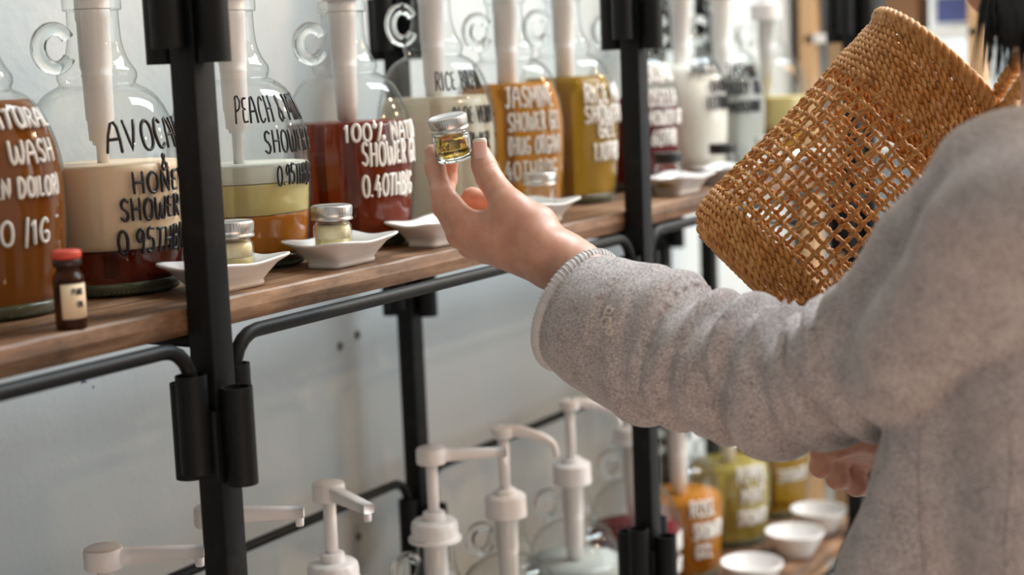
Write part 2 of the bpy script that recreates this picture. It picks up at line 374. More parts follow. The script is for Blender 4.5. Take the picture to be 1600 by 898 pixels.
# ------------------------------------------------------------------ jugs
PROF = [(0, .050), (.002, .056), (.006, .0600), (.012, .0618), (.022, .0632), (.05, .0664), (.085, .0685), (.105, .0685), (.120, .0674), (.133, .0650), (.144, .0618), (.154, .0580),
        (.162, .0540), (.168, .0500), (.173, .0450), (.177, .0385), (.1795, .0335), (.1815, .0325), (.184, .0338), (.188, .0343), (.192, .0333), (.197, .0300), (.204, .0264), (.213, .0238), (.224, .0226),
        (.2430, .0222), (.2434, .0245), (.2445, .0250), (.2530, .0250), (.2545, .0243), (.255, .0225)]
def prof_r(h):
    for (a, ra), (b, rb) in zip(PROF, PROF[1:]):
        if a <= h <= b: return ra + (rb - ra) * (h - a) / max(1e-9, b - a)
    return PROF[0][1] if h < 0 else PROF[-1][1]
jug_cache = {}
def jug_meshes():
    b = MB(); b.lathe(smooth_prof(PROF, 2), 64, cap0=False, cap1=False)
    o = b.build('glass_body', M['shell']); jug_cache['glass_body'] = o.data; bpy.data.objects.remove(o)
    b = MB(); b.lathe([(0.0004, .040), (0.0002, .050), (.0015, .0552), (.004, .0583), (.009, .0605), (.0125, .0600), (.0105, .055), (.007, .03)], 64)
    for k in range(90):   # knurled foot ring
        a = 2 * pi * k / 90; b.tube([(.0555 * math.cos(a), .0555 * math.sin(a), .0012), (.0595 * math.cos(a + .05), .0595 * math.sin(a + .05), .0052)], .0011, 4)
    o = b.build('base', M['base_glass']); jug_cache['base'] = o.data; bpy.data.objects.remove(o)
    b = MB(); rad = [.0056 + .0012 * math.sin(pi * k / 32) for k in range(33)]   # ring handle, both ends melted onto the neck
    pts = [(.0355 - .0140 * math.cos(R(30) + R(300) * k / 32), 0, .2120 + .0165 * math.sin(R(30) + R(300) * k / 32)) for k in range(33)]
    b.tube(pts, rad, 12)
    o = b.build('handle', M['glass']); jug_cache['handle'] = o.data; bpy.data.objects.remove(o)
    b = MB(); b.lathe([(.262, .0150), (.235, .0150), (.234, .0142), (.196, .0140), (.190, .0128), (.1885, .0136), (.186, .0128), (.150, .0122), (.148, .0112), (.132, .0105), (.131, .0080), (.128, .0078), (.127, .0052), (.014, .0050)][::-1], 24)
    o = b.build('dip_tube', M['pump']); jug_cache['dip_tube'] = o.data; bpy.data.objects.remove(o)
jug_meshes()
def part(name, me, parent, loc=(0, 0, 0), rot=(0, 0, 0), scale=(1, 1, 1)):
    o = bpy.data.objects.new(name, me); C.objects.link(o); o.parent = parent; o.location = loc; o.rotation_euler = rot; o.scale = scale; return o
def liquid_mb(h0, h1, s=1.0, n=48):
    hs = [h0 + (h1 - h0) * k / 14 for k in range(15)]
    pr = [(h, max(.01, prof_r(min(.2, h)) - .0022)) for h in hs]
    return MB().lathe([(h0, .002)] + pr + [(h1, .002)], n)

def pump_top(parent, z, ang, style=0, cap_r=.0275, s=1.0):
    """collar, cap, stem, head with spout; z = rim height in jug space"""
    b = MB(); rib = lambda a, zz: 1 + (.018 * (1 if math.sin(a * 40) > 0 else -1) if .006 < zz - z < .018 else 0)
    if style == 0:
        b.lathe([(z - .012, cap_r + .0035), (z - .0085, cap_r + .0035), (z - .0080, cap_r), (z + .004, cap_r), (z + .010, cap_r - .001), (z + .0125, cap_r - .004), (z + .0128, .0135), (z + .0215, .0130), (z + .0225, .0115), (z + .0225, .0085)], 80,
                rfun=lambda a, q: 1 + (.012 * (1 if math.sin(a * 40) > 0 else -1) if -.007 < q - z < .009 else 0))
    else:
        b.lathe([(z - .018, cap_r - .003), (z - .0175, cap_r - .0015), (z + .008, cap_r - .002), (z + .0105, cap_r - .005), (z + .011, .0150), (z + .0160, .0145), (z + .0165, .0105), (z + .0185, .0100), (z + .0185, .0080)], 80,
                rfun=lambda a, q: 1 + (.010 * (1 if math.sin(a * 40) > 0 else -1) if -.016 < q - z < .007 else 0))
    auto(b.build('cap', M['pump'], parent))
    MB().lathe([(z + .014, .0068), (z + .082, .0068)], 20).build('stem', M['pump'], parent)
    h = MB(); hz = z + .080; ca, sa = math.cos(ang), math.sin(ang)
    if style == 0:
        h.lathe([(hz - .001, .0110), (hz, .0168), (hz + .0015, .0176), (hz + .0150, .0176), (hz + .0180, .0168), (hz + .0192, .0145), (hz + .0192, .002)], 32)
    else:
        h.lathe([(hz + .002, .0085), (hz + .003, .0130), (hz + .012, .0150), (hz + .0150, .0145), (hz + .0170, .0100), (hz + .0175, .002)], 28)
    auto(h.build('pump_head', M['pump'], parent))
    s_ = MB()
    if style == 0:      # straight tapered arm with a drop nozzle
        V = []; F = []; n = 5
        for k in range(n + 1):
            t = k / n; d = .010 + .078 * t; w = .0078 - .0018 * t; zt = hz + .0165 - .0035 * t; zb = hz + .0020 + .0015 * t
            for (q, zz) in ((-w, zb + .001), (-w, zt - .001), (-w * .8, zt), (w * .8, zt), (w, zt - .001), (w, zb + .001), (w * .8, zb), (-w * .8, zb)):
                V.append((d * ca - q * sa, d * sa + q * ca, zz))
        m8 = 8
        for k in range(n):
            for q in range(m8): q2 = (q + 1) % m8; F.append((k * m8 + q, k * m8 + q2, (k + 1) * m8 + q2, (k + 1) * m8 + q))
        F.append(tuple(range(m8))); F.append(tuple(n * m8 + q for q in range(m8 - 1, -1, -1)))
        s_.add(V, F); d = .0835; s_.lathe([(hz - .0055, .0035), (hz - .005, .0040), (hz + .006, .0046)], 16, (d * ca, d * sa, 0))
    else:               # curved arm that droops at the end
        pts = [(.004, .0115), (.022, .0105), (.042, .0050), (.054, .0000), (.062, -.0060), (.0655, -.0140), (.0660, -.0230)]
        pp = catmull([(d * ca, d * sa, hz + zz) for d, zz in pts], 4); s_.tube(pp, [.0080 - .0040 * min(1, k / (len(pp) - 7)) for k in range(len(pp))], 14)
    s_.build('spout', M['pump'], parent)

# ---- handwriting
A_ = {
 'A': (1.0, [[(0, 0), (.1, .55), (.3, .95), (.5, 1), (.7, .85), (.85, .4), (.92, 0)], [(.1, .42), (.88, .45)]]),
 'B': (.9, [[(.1, 0), (.12, 1)], [(.1, 1), (.5, 1), (.72, .8), (.55, .58), (.15, .54)], [(.2, .54), (.65, .5), (.85, .25), (.6, .02), (.1, 0)]]),
 'C': (.9, [[(.85, .85), (.6, 1), (.25, .85), (.08, .5), (.2, .12), (.5, 0), (.85, .15)]]),
 'D': (.95, [[(.12, 0), (.12, 1)], [(.05, 1), (.5, .97), (.85, .65), (.82, .3), (.5, .02), (.1, 0)]]),
 'E': (.8, [[(.75, .95), (.3, .95), (.1, .85), (.12, .6), (.5, .52)], [(.12, .5), (.08, .2), (.2, .03), (.75, .06)]]),
 'F': (.8, [[(.12, 0), (.12, 1), (.75, .98)], [(.12, .52), (.65, .52)]]),
 'G': (.95, [[(.85, .85), (.6, 1), (.25, .85), (.08, .5), (.2, .12), (.5, 0), (.82, .12), (.85, .42), (.5, .42)]]),
 'H': (.95, [[(.1, 1), (.12, 0)], [(.85, 1), (.85, 0)], [(.1, .5), (.85, .52)]]),
 'I': (.4, [[(.2, 1), (.2, 0)]]),
 'J': (.8, [[(.1, 1), (.8, 1)], [(.55, 1), (.55, .25), (.35, 0), (.08, .15)]]),
 'K': (.9, [[(.12, 1), (.12, 0)], [(.8, 1), (.15, .45)], [(.3, .55), (.85, 0)]]),
 'L': (.75, [[(.12, 1), (.12, .05), (.75, .03)]]),
 'M': (1.25, [[(.06, 0), (.12, 1), (.5, .3), (.85, 1), (.94, 0)]]),
 'N': (1.0, [[(.1, 0), (.12, 1), (.8, .05), (.85, 1)]]),
 'O': (1.0, [[(.5, 1), (.2, .85), (.07, .5), (.2, .12), (.5, 0), (.8, .12), (.92, .5), (.8, .88), (.5, 1)]]),
 'P': (.85, [[(.14, -.02), (.12, 1)], [(.02, .9), (.4, 1.02), (.8, .85), (.7, .55), (.15, .42)]]),
 'R': (.9, [[(.12, 0), (.12, 1)], [(.05, .97), (.5, 1), (.78, .78), (.55, .5), (.15, .48)], [(.4, .48), (.85, 0)]]),
 'S': (.85, [[(.82, .88), (.5, 1), (.18, .85), (.22, .6), (.6, .45), (.82, .22), (.55, 0), (.1, .12)]]),
 'T': (.85, [[(.02, .98), (.85, 1)], [(.45, 1), (.42, 0)]]),
 'U': (.95, [[(.1, 1), (.1, .3), (.35, 0), (.7, .1), (.85, .5), (.85, 1)], [(.85, .5), (.88, 0)]]),
 'V': (.95, [[(.05, 1), (.45, 0), (.9, 1)]]),
 'W': (1.3, [[(.04, 1), (.1, .25), (.25, 0), (.45, .25), (.5, .75), (.55, .25), (.75, 0), (.92, .4), (.95, 1)]]),
 'X': (.9, [[(.1, 1), (.85, 0)], [(.85, 1), (.1, 0)]]),
 'Y': (.9, [[(.05, 1), (.45, .5)], [(.85, 1), (.35, 0)]]),
 '0': (.95, [[(.5, 1), (.2, .85), (.07, .5), (.2, .12), (.5, 0), (.8, .12), (.92, .5), (.8, .88), (.5, 1)]]),
 '1': (.55, [[(.02, .78), (.35, 1), (.35, 0)]]),
 '3': (.85, [[(.1, .9), (.5, 1), (.8, .8), (.4, .55), (.85, .3), (.5, 0), (.08, .12)]]),
 '4': (.95, [[(.55, 1), (.08, .35), (.9, .35)], [(.65, .65), (.65, 0)]]),
 '5': (.85, [[(.8, 1), (.2, 1), (.15, .6), (.55, .62), (.82, .35), (.6, .03), (.1, .05)]]),
 '6': (.85, [[(.7, 1), (.3, .7), (.08, .3), (.4, 0), (.8, .2), (.6, .5), (.15, .4)]]),
 '8': (.9, [[(.75, .9), (.45, 1), (.15, .8), (.45, .52), (.85, .25), (.5, 0), (.1, .2), (.45, .52), (.8, .78), (.7, .95)]]),
 '9': (.9, [[(.8, .9), (.45, 1), (.12, .75), (.3, .5), (.65, .55), (.8, .9), (.78, .4), (.7, 0)]]),
 '%': (1.2, [[(.9, 1), (.45, -.05)], [(.2, .95), (.3, .9), (.28, .78), (.18, .8), (.2, .95)], [(.95, .2), (1.05, .15), (1.0, .02), (.9, .05), (.95, .2)]]),
 '&': (.9, [[(.9, .1), (.35, .75), (.45, 1), (.6, .85), (.3, .45), (.1, .2), (.4, 0), (.7, .15), (.85, .4)]]),
 '(': (.5, [[(.45, 1.05), (.2, .75), (.15, .3), (.4, -.05)]]), ')': (.5, [[(.1, 1.05), (.35, .75), (.38, .3), (.15, -.05)]]),
 '.': (.4, [[(.15, .02), (.2, .05)]]), '/': (.5, [[(.4, 1.1), (.05, -.1)]]), ' ': (.6, []),
}
SHARP = set('VNMKXYHTILFA14/E')
def lettering(root, jx, jy, text, th0, adv, h, size, ink, wr, zs=1.0, slope=0.0, wild=1.0):
    fr0 = math.atan2(-jy, -jx); th = th0; b = MB()
    for ch in text:
        w, strokes = A_[ch]; jz = random.uniform(-.03, .03) * size * wild; sl = random.uniform(-.06, .06) * wild
        for st in strokes:
            pts = [Vector((x, y, 0)) for x, y in st]
            if not (ch in SHARP) and len(pts) > 3: pts = catmull(pts, 4)
            else:
                q = []
                for a, c in zip(pts, pts[1:]):
                    nn = 3 if (c - a).length > .3 else 1
                    q += [a.lerp(c, k / nn) for k in range(nn)]
                pts = q + [pts[-1]]
            out = []
            for p_ in pts:
                hh = (h + (p_.y * size + jz)) ; u = p_.x + sl * p_.y
                t = fr0 + th + u * w * .84 * adv; r = prof_r(hh / zs) + .0004
                out.append((r * math.cos(t), r * math.sin(t), hh + slope * (t - fr0)))
            rr = [wr * random.uniform(.9, 1.1)] * len(out)
            e = (Vector(out[0]) - Vector(out[1])).normalized() * wr * .6; f = (Vector(out[-1]) - Vector(out[-2])).normalized() * wr * .6
            out = [tuple(Vector(out[0]) + e)] + out + [tuple(Vector(out[-1]) + f)]; rr = [wr * .5] + rr + [wr * .5]
            b.tube(out, rr, 6)
        th += w * adv
    return b.build('lettering', M[ink], root)
JY = 1.035
def jug(x, y, z, label, liquids, lines=(), ink='ink_black', wr=.0012, zs=1.0, pump='tube', ang=0.0, style=0, group=None, sc=1.0, wild=1.0, hang=None, tilt=0.02):
    t = empty('glass_jug', (x, y, z), label, 'jug', group)
    fr0 = math.atan2(-y, -x)
    part('glass_body', jug_cache['glass_body'], t, scale=(sc, sc, zs)); part('base', jug_cache['base'], t)
    ha = fr0 - pi / 2 + .35 if hang is None else hang
    part('handle', jug_cache['handle'], t, rot=(0, 0, ha), scale=(1, 1, zs))
    ht = max([l[1] for l in liquids], default=0)
    d = part('dip_tube', jug_cache['dip_tube'], t, rot=(tilt * math.sin(fr0), -tilt * math.cos(fr0), 0), scale=(1, 1, zs))
    for h0, h1, mat in liquids: liquid_mb(h0 + .0005, h1).build('liquid', LQ[mat], t)
    for ln in lines: lettering(t, x, y, *ln, ink, wr, zs, wild=wild)
    if pump != 'tube': pump_top(t, .255 * zs, ang, style)
    else:
        c = MB(); c.lathe([(.2555 * zs, .0180), (.262 * zs, .0270), (.276 * zs, .0270), (.280 * zs, .022), (.281 * zs, .0070), (.335 * zs, .0068)], 40)
        auto(c.build('cap', M['pump'], t))
    return t
ZU = ZT
JX = {1: .877, 2: 1.016, 3: 1.194, 4: 1.371, 5: 1.539, 6: 1.699, 7: 1.844, 8: 2.030, 9: 2.200, 10: 2.345}
SG = 'SHOWER GEL'
jug(JX[1], JY, ZU, 'big glass jug of brown wash lettered in white beside the tiny red-capped vial', [(.007, .171 , 'brown')],
    [('NATURAL', .02, .200, .150, .0140), ('WASH', .385, .175, .1224, .0170), ('(EN DOILOR)', .10, .118, .0964, .0145), ('80 /1G', .03, .19, .0600, .0185)], 'ink_white', .00165)
jug(JX[2], JY, ZU, 'glass jug with cream foam over dark red soap, avocado & honey written in black', [(.007, .040, 'darkred'), (.0402, .112, 'cream')],
    [('AVOCADO', .06, .235, .1240, .0250), ('&', .767, .16, .1060, .0135), ('HONEY', .33, .205, .0880, .0175), (SG, .156, .165, .0655, .0180), ('0.95THB/G', .107, .170, .0370, .0200)], 'ink_black', .0014)
jug(JX[3], JY, ZU, 'glass jug of pale yellow over amber soap lettered peach & milk in black', [(.007, .051, 'amber'), (.0512, .081, 'yellow'), (.0812, .098, 'haze')],
    [('PEACH & MILK', -.016, .140, .1390, .0240), (SG, .368, .150, .1100, .0205), ('0.95THB/G', .528, .108, .0790, .0185)], 'ink_black', .00105)
jug(JX[4], JY, ZU, 'glass jug of clear red-brown soap lettered 100% natural in white', [(.007, .129, 'redbrown')],
    [('100% NATURAL', -.05, .175, .1110, .0170), (SG, .18, .145, .0860, .0230), ('0.40THB/G', .172, .138, .0540, .0215)], 'ink_white', .0018)
jug(JX[5], JY, ZU, 'tall glass jug of pale straw liquid lettered rice bran in black behind the held jar', [(.007, .149, 'pale')],
    [('RICE BRAN', .018, .140, .1570, .0200), ('ALOE VERA', .27, .115, .1190, .0190), ('SHOWER', .25, .14, .0890, .0200)], 'ink_black', .00105, zs=1.09)
jug(JX[6], JY, ZU, 'glass jug of bright orange-amber soap lettered jasmine in white', [(.007, .159, 'orange')],
    [('JASMINE', -.044, .166, .1310, .0235), (SG, -.016, .125, .1030, .0210), ('(HUG ORGAN)', -.022, .120, .0750, .0200), ('0.40THB/1G', -.34, .168, .0450, .0215)], 'ink_white', .0016, zs=1.05)
jug(JX[7], JY, ZU, 'glass jug of olive-gold soap lettered rice, before the middle front post', [(.007, .163, 'gold')],
    [('RICE MILK', .363, .2, .1290, .0230), (SG, .348, .165, .1040, .0210), ('GEL', .619, .2, .0850, .0180), ('1.10THB', .527, .14, .0565, .0215)], 'ink_white', .0018, zs=1.07)
jug(JX[8], JY, ZU, 'glass jug of crimson soap covered in rows of white writing', [(.007, .128, 'crimson')],
    [('COCONUT', .20, .17, .1500, .0240), ('ROSELLA', .22, .16, .1170, .0220), (SG, .22, .14, .0920, .0180), ('0.60THB', .2, .16, .0640, .0200)], 'ink_white', .0019, zs=1.05)
jug(JX[9], JY, ZU, 'glass jug of opaque milky lotion with a few black letters', [(.007, .172, 'milk')],
    [('MILKY', .26, .22, .1560, .0160), ('BODY', .72, .2, .1300, .0170), ('LOTION', .58, .16, .1050, .0190)], 'ink_black', .0016, zs=1.05)
jug(JX[10], JY, ZU, 'cloudy glass jug farthest along the lettered row, four lines of black writing', [(.007, .150, 'clearish')],
    [('JASMINE', .12, .17, .1470, .0200), ('BODY OIL', .12, .16, .1220, .0200), ('MOISTURE', .16, .13, .0950, .0170)], 'ink_black', .0017, zs=1.05)
j = jug(2.555, 1.045, ZU, 'cloudy jug with a pale amber layer beyond the lettered jugs', [(.007, .060, 'gold'), (.0605, .110, 'yellow')], (), pump='full', ang=-1.0, style=1)

# lower row of jugs with pumps
def low(x, y, label, liquids, ang, style, **k): return jug(x, y, ZL, label, liquids, pump='full', ang=ang, style=style, **k)
low(.985, 1.04, 'pump jug nearest the front left, only its white pump showing below the brown wash', [(.007, .12, 'clearish')], -.90, 0, zs=1.14)
low(1.128, 1.040, 'pump jug whose white spout passes behind the first front post', [(.007, .12, 'clearish')], -.98, 0, zs=1.14)
low(1.309, 1.04, 'pump jug with a short foreshortened spout pointing forward, right of the first post', [(.007, .12, 'clearish')], -2.0, 0, zs=1.055)
low(1.503, 1.04, 'pump jug with a long straight white spout before the rear post', [(.007, .11, 'clearish')], -.95, 0, zs=1.03)
low(1.662, 1.04, 'clear pump jug with a curved drooping white spout', [(.007, .10, 'clearish')], -1.15, 1)
low(1.833, 1.04, 'clear pump jug under the grey sleeve, a hazy grey body', [(.007, .13, 'clearish')], -.92, 1)
low(2.050, 1.060, 'pump jug half hidden behind the middle front post, dark red soap', [(.007, .115, 'crimson')], -1.3, 0, lines=[('80% NAT', .55, .14, .085, .024), ('SHOWER', .62, .14, .052, .020)], ink='ink_white', wr=.0018)
low(2.203, 1.060, 'lower jug of orange amber soap with two white written lines', [(.007, .125, 'orange')], -1.3, 1, lines=[('ROSE', .25, .19, .105, .024), ('SHOWER', .3, .15, .070, .024), ('GEL', .35, .2, .040, .02)], ink='ink_white', wr=.0018)
low(2.395, 1.060, 'lower jug of yellow-green soap with bold white writing', [(.007, .130, 'green')], -1.3, 0, lines=[('PEPPER', .2, .17, .110, .026), ('MINT', .3, .2, .075, .028), ('SHOWER', .2, .15, .040, .024)], ink='ink_white', wr=.0020)
low(2.575, 1.060, 'lower jug of golden yellow soap nearest the far post', [(.007, .155, 'gold')], -1.3, 0, lines=[('LEMON', .2, .18, .110, .022), ('SHOWER', .2, .15, .070, .02)], ink='ink_white', wr=.0018)

# ------------------------------------------------------------------ dishes, jars, bowls, vial
def dish_mesh():
    n = 64
    def ring(ax, ay, z, e, wav=0.0, lift=0.0):
        out = []
        for i in range(n):
            a = 2 * pi * i / n; c, s = math.cos(a), math.sin(a)
            k = (abs(c) ** e + abs(s) ** e) ** (-1 / e); corner = (abs(math.sin(2 * a))) ** 2.2
            out.append((ax * k * c * (1 + wav * corner), ay * k * s * (1 + wav * corner), z + lift * corner))
        return out
    rings = [ring(.029, .019, .0, 7), ring(.0305, .0205, .0002, 7), ring(.0310, .0210, .004, 7), ring(.0300, .0205, .0062, 7), ring(.034, .0255, .013, 6), ring(.040, .033, .0205, 5.5, .02, .003), ring(.0455, .0395, .0252, 5.5, .05, .0038),
             ring(.0470, .0412, .0270, 5.5, .05, .0040), ring(.0464, .0406, .0286, 5.5, .05, .0042), ring(.0435, .0378, .0282, 5.5, .045, .0038), ring(.037, .031, .0215, 5.5, .02, .003), ring(.031, .0235, .0125, 6), ring(.0275, .0185, .0068, 6), ring(.012, .008, .0058, 4)]
    V = [v for r in rings for v in r]; F = []
    for k in range(len(rings) - 1):
        for i in range(n): j = (i + 1) % n; F.append((k * n + i, k * n + j, (k + 1) * n + j, (k + 1) * n + i))
    F.append(tuple(range(n - 1, -1, -1))); F.append(tuple((len(rings) - 1) * n + i for i in range(n)))
    return V, F
dV, dF = dish_mesh()
d0 = mk('sauce_dish', [(x * 1.12, y * .90, z * .84) for x, y, z in dV], dF, M['ceramic'])
dishes = [((1.050, .934), .0, 'white square dish with flared corners, cut by the first front post'),
          ((1.216, .934), .03, 'white flared dish carrying the cream-filled jar, standing clear on the shelf edge'),
          ((1.385, .935), -.03, 'empty white flared dish just left of the hand'),
          ((1.585, .934), .03, 'white flared dish mostly hidden behind the hand, clear jar on it'),
          ((1.965, .934), .0, 'blurred white dish holding the black-capped jar behind the middle post'),
          ((2.130, .934), .03, 'blurred white dish with orange-red contents, second beyond the middle post'),
          ((2.310, .934), .0, 'blurred white dish partly hidden by the basket'),
          ((2.44, .934), .0, 'farthest blurred white dish at the end of the shelf')]
for i, ((x, y), a, lb) in enumerate(dishes):
    o = d0 if i == 0 else d0.copy()
    if i: C.objects.link(o)
    o.location = (x, y, ZT); o.rotation_euler = (0, 0, a); tag(o, lb, 'dish', 'flared sauce dishes along the shelf edge')

def jar_at(loc, label, fill=None, fill2=None, lid='tin', rot=None, s=1.0, group='small sample jars', full=False, k=1.28):
    """straight little sample jar with a ribbed screw lid"""
    t = empty('sample_jar', loc, label, 'jar', group)
    outer = [(0, .0150), (.0006, .0168), (.0022, .0182), (.0045, .0186), (.0060, .0182), (.0075, .0185), (.0240, .0185), (.0262, .0178), (.0280, .0160), (.0295, .0155), (.0335, .0155)]
    inner = [(.0335, .0142), (.0290, .0142), (.0272, .0150), (.0255, .0166), (.0235, .0172), (.0080, .0172), (.0060, .0165), (.0050, .0120), (.0048, .001)]
    outer = [(z * k, r_) for z, r_ in outer]; inner = [(z * k, r_) for z, r_ in inner]
    b = MB(); b.lathe(smooth_prof(outer[:-1], 2) + [outer[-1]] + inner, 48); b.build('glass_body', M['glass'] if full else M['shell_small'], t)
    if fill:
        h = fill[1]; pr = [(.0050, .0010), (.0051, .0120), (.0062, .0164), (.0082, .0171), (min(h, .0235), .0171)] + ([(h, .0160)] if h > .0236 else []) + [(h + .0001, .001)]
        MB().lathe([(z * k, r_) for z, r_ in pr], 40).build('contents', LQ[fill[0]], t)
    if fill2: MB().lathe([(z * k, r_) for z, r_ in ((fill[1] + .0002, .001), (fill[1] + .0003, .0170), (min(.0235, fill2[1]), .0170), (fill2[1] + .0005, .0155), (fill2[1] + .0006, .001))], 40).build('contents', LQ[fill2[0]], t)
    l = MB(); z = .0300 * k
    l.lathe([(z, .0185), (z + .0002, .0196), (z + .0016, .0199), (z + .0026, .0192), (z + .0034, .0190), (z + .0044, .0190), (z + .0052, .0194), (z + .0060, .0195), (z + .0122, .0195), (z + .0136, .0190), (z + .0142, .0182), (z + .0142, .0172), (z + .0136, .0165), (z + .0136, .001)], 144,
            rfun=lambda a, q: 1 + (.022 * math.sin(a * 46) if .006 < q - z < .0125 else 0))
    auto(l.build('lid', M[lid], t), 50)
    t.scale = (s, s, s)
    if rot is not None: t.rotation_mode = 'QUATERNION'; t.rotation_quaternion = rot
    return t
DZ = ZT + .0054
M['black_lid'] = plain('black_lid', (.012, .012, .013), .4)
M['brown_glass'] = mat_liquid('brown_glass', (.22, .075, .02), .6, .05, (.06, .02, .008))
jar_at((1.062, .934, DZ), 'small tin-lidded jar with white and yellow contents, just right of the first front post', ('yellow', .0165), ('jar_cream', .0262))
jar_at((1.206, .935, DZ), 'small tin-lidded jar with cream contents standing in the dish left of the hand', ('yellow', .0165), ('jar_cream', .0262))
jar_at((1.596, .934, DZ), 'small clear empty jar with a tin lid behind the thumb', None)
jar_at((1.935, .934, DZ), 'small jar with a flat black lid next to the middle front post', ('green', .012), None, 'black_lid')
jar_at((2.115, .934, DZ), 'small brown-lidded jar over orange contents near the milky jug', ('orange', .010), None, 'black_lid')
jar_at((2.285, .934, DZ), 'small blurred tin-lidded jar before the cloudy black-lettered jug', ('clearish', .018))

# vial
t = empty('vial', (.845, .9065, ZT), 'tiny brown glass vial with a red cap and cream label on the shelf edge', 'vial')
MB().lathe(smooth_prof([(0, .0095), (.001, .0110), (.003, .0115), (.036, .0115), (.040, .0108), (.044, .0085), (.046, .0082), (.0475, .0100), (.0500, .0100)], 2) + [(.0502, .006)], 32).build('glass_body', M['brown_glass'], t)
MB().lathe([(.0475, .0100), (.0478, .0106), (.0515, .0107), (.0525, .0103), (.0530, .009), (.0530, .001)], 32).build('crimp_ring', plain('dark_crimp', (.05, .03, .025), .4, .5), t)
MB().lathe([(.0530, .0100), (.0535, .0110), (.0572, .0113), (.0590, .0106), (.0594, .009), (.0596, .001)], 32).build('cap', plain('red_rubber_cap', (.62, .07, .04), .5), t)
fr0 = math.atan2(-.9065, -.845); V = []; F = []
for k in range(17):
    a = fr0 - .55 + 1.9 * k / 16
    for z, r_ in ((.0085, .0117), (.0085, .0120), (.0345, .0120), (.0345, .0117)): V.append((r_ * math.cos(a), r_ * math.sin(a), z))
for k in range(16):
    for q in range(4): q2 = (q + 1) % 4; F.append((k * 4 + q, k * 4 + q2, (k + 1) * 4 + q2, (k + 1) * 4 + q))
F += [(0, 3, 2, 1), (64, 65, 66, 67)]
mk('label', V, F, plain('cream_label', (.80, .62, .42), .6), t)
b = MB()
for (t0, s_, hz) in ((.15, 'PURE', .0265), (.45, 'OIL', .0170)):
    th = t0
    for ch in s_:
        w, st = A_[ch]
        for q in st:
            pts = [((.0121) * math.cos(fr0 + th + x * w * .2), (.0121) * math.sin(fr0 + th + x * w * .2), hz + y * .0045) for x, y in q]; b.tube(pts, .0005, 5)
        th += w * .24
b.build('lettering', M['ink_black'], t)

# ceramic bowls on the lower shelf
def bowl(x, y, label):
    pr = [(0, .024), (.001, .028), (.006, .031), (.034, .0455), (.0385, .0470), (.0400, .0462), (.0385, .0448), (.034, .0430), (.010, .030), (.006, .022), (.0055, .001)]
    o = MB().lathe(smooth_prof(pr, 2), 48).build('ceramic_bowl', M['ceramic']); o.location = (x, y, ZL); tag(o, label, 'bowl', 'white bowls on the lower shelf')
bowl(2.18, .93, 'round white bowl on the lower shelf, nearest the hanging jacket hem')
bowl(2.355, .93, 'round white bowl on the lower shelf, behind the nearer bowl')
bowl(2.02, .93, 'round white bowl on the lower shelf, only its rim in view at the bottom edge')
bowl(2.49, .94, 'small white bowl farthest back on the lower shelf, beside the far post')

# ------------------------------------------------------------------ signed distance modelling
import openvdb as vdb
def seg(Pn, a, b, ra, rb):
    a = np.array(a, dtype=np.float32); b = np.array(b, dtype=np.float32); ab = b - a
    t = np.clip(((Pn - a) @ ab) / max(1e-12, float(ab @ ab)), 0, 1)
    return np.linalg.norm(Pn - a - t[..., None] * ab, axis=-1) - (ra + (rb - ra) * t), t
def smin(a, b, k):
    h = np.clip(0.5 + 0.5 * (b - a) / k, 0, 1); return b + (a - b) * h - k * h * (1 - h)
def ell(Pn, c, r, rot=None):
    q = Pn - np.array(c, dtype=np.float32)
    if rot is not None: q = q @ np.array(rot, dtype=np.float32)
    r = np.array(r, dtype=np.float32); k0 = np.linalg.norm(q / r, axis=-1); k1 = np.linalg.norm(q / (r * r), axis=-1); return k0 * (k0 - 1) / np.maximum(k1, 1e-6)
def sdf_mesh(fn, lo, hi, vox):
    """sample fn on a grid (only near the surface) and polygonise it"""
    B = 8; lo = np.minimum(np.array(lo), np.array(hi)); hi_ = np.maximum(np.array(lo), np.array(hi))
    nb = np.ceil((hi_ - lo) / (vox * B)).astype(int) + 1
    ix = np.stack(np.meshgrid(*[np.arange(k) for k in nb], indexing='ij'), -1)
    cen = (lo + (ix * B + (B - 1) / 2) * vox).astype(np.float32)
    dc = fn(cen); act = np.argwhere(np.abs(dc) < vox * B * 1.05 + .004)
    out = np.repeat(np.repeat(np.repeat(np.where(dc > 0, 1., -1.).astype(np.float32), B, 0), B, 1), B, 2)
    loc = np.stack(np.meshgrid(np.arange(B), np.arange(B), np.arange(B), indexing='ij'), -1) * vox
    for i0 in range(0, len(act), 1500):
        q = act[i0:i0 + 1500]; G = ((lo + q * B * vox)[:, None, None, None, :] + loc).astype(np.float32); v = fn(G)
        for k, (x, y, z) in enumerate(q): out[x * B:x * B + B, y * B:y * B + B, z * B:z * B + B] = v[k]
    out[0] = out[-1] = 1; out[:, 0] = out[:, -1] = 1; out[:, :, 0] = out[:, :, -1] = 1
    out = np.clip(out, -3 * vox, 3 * vox)
    g = vdb.FloatGrid(3 * vox); g.copyFromArray(out); pts, quads = g.convertToQuads(isovalue=0.0)
    pts = pts * vox + lo
    a, b, c, d = (pts[quads[:, k]] for k in range(4))
    vol = np.einsum('ij,ij->i', a, np.cross(b, c)).sum() + np.einsum('ij,ij->i', a, np.cross(c, d)).sum()
    if vol < 0: quads = quads[:, ::-1]
    return pts, quads
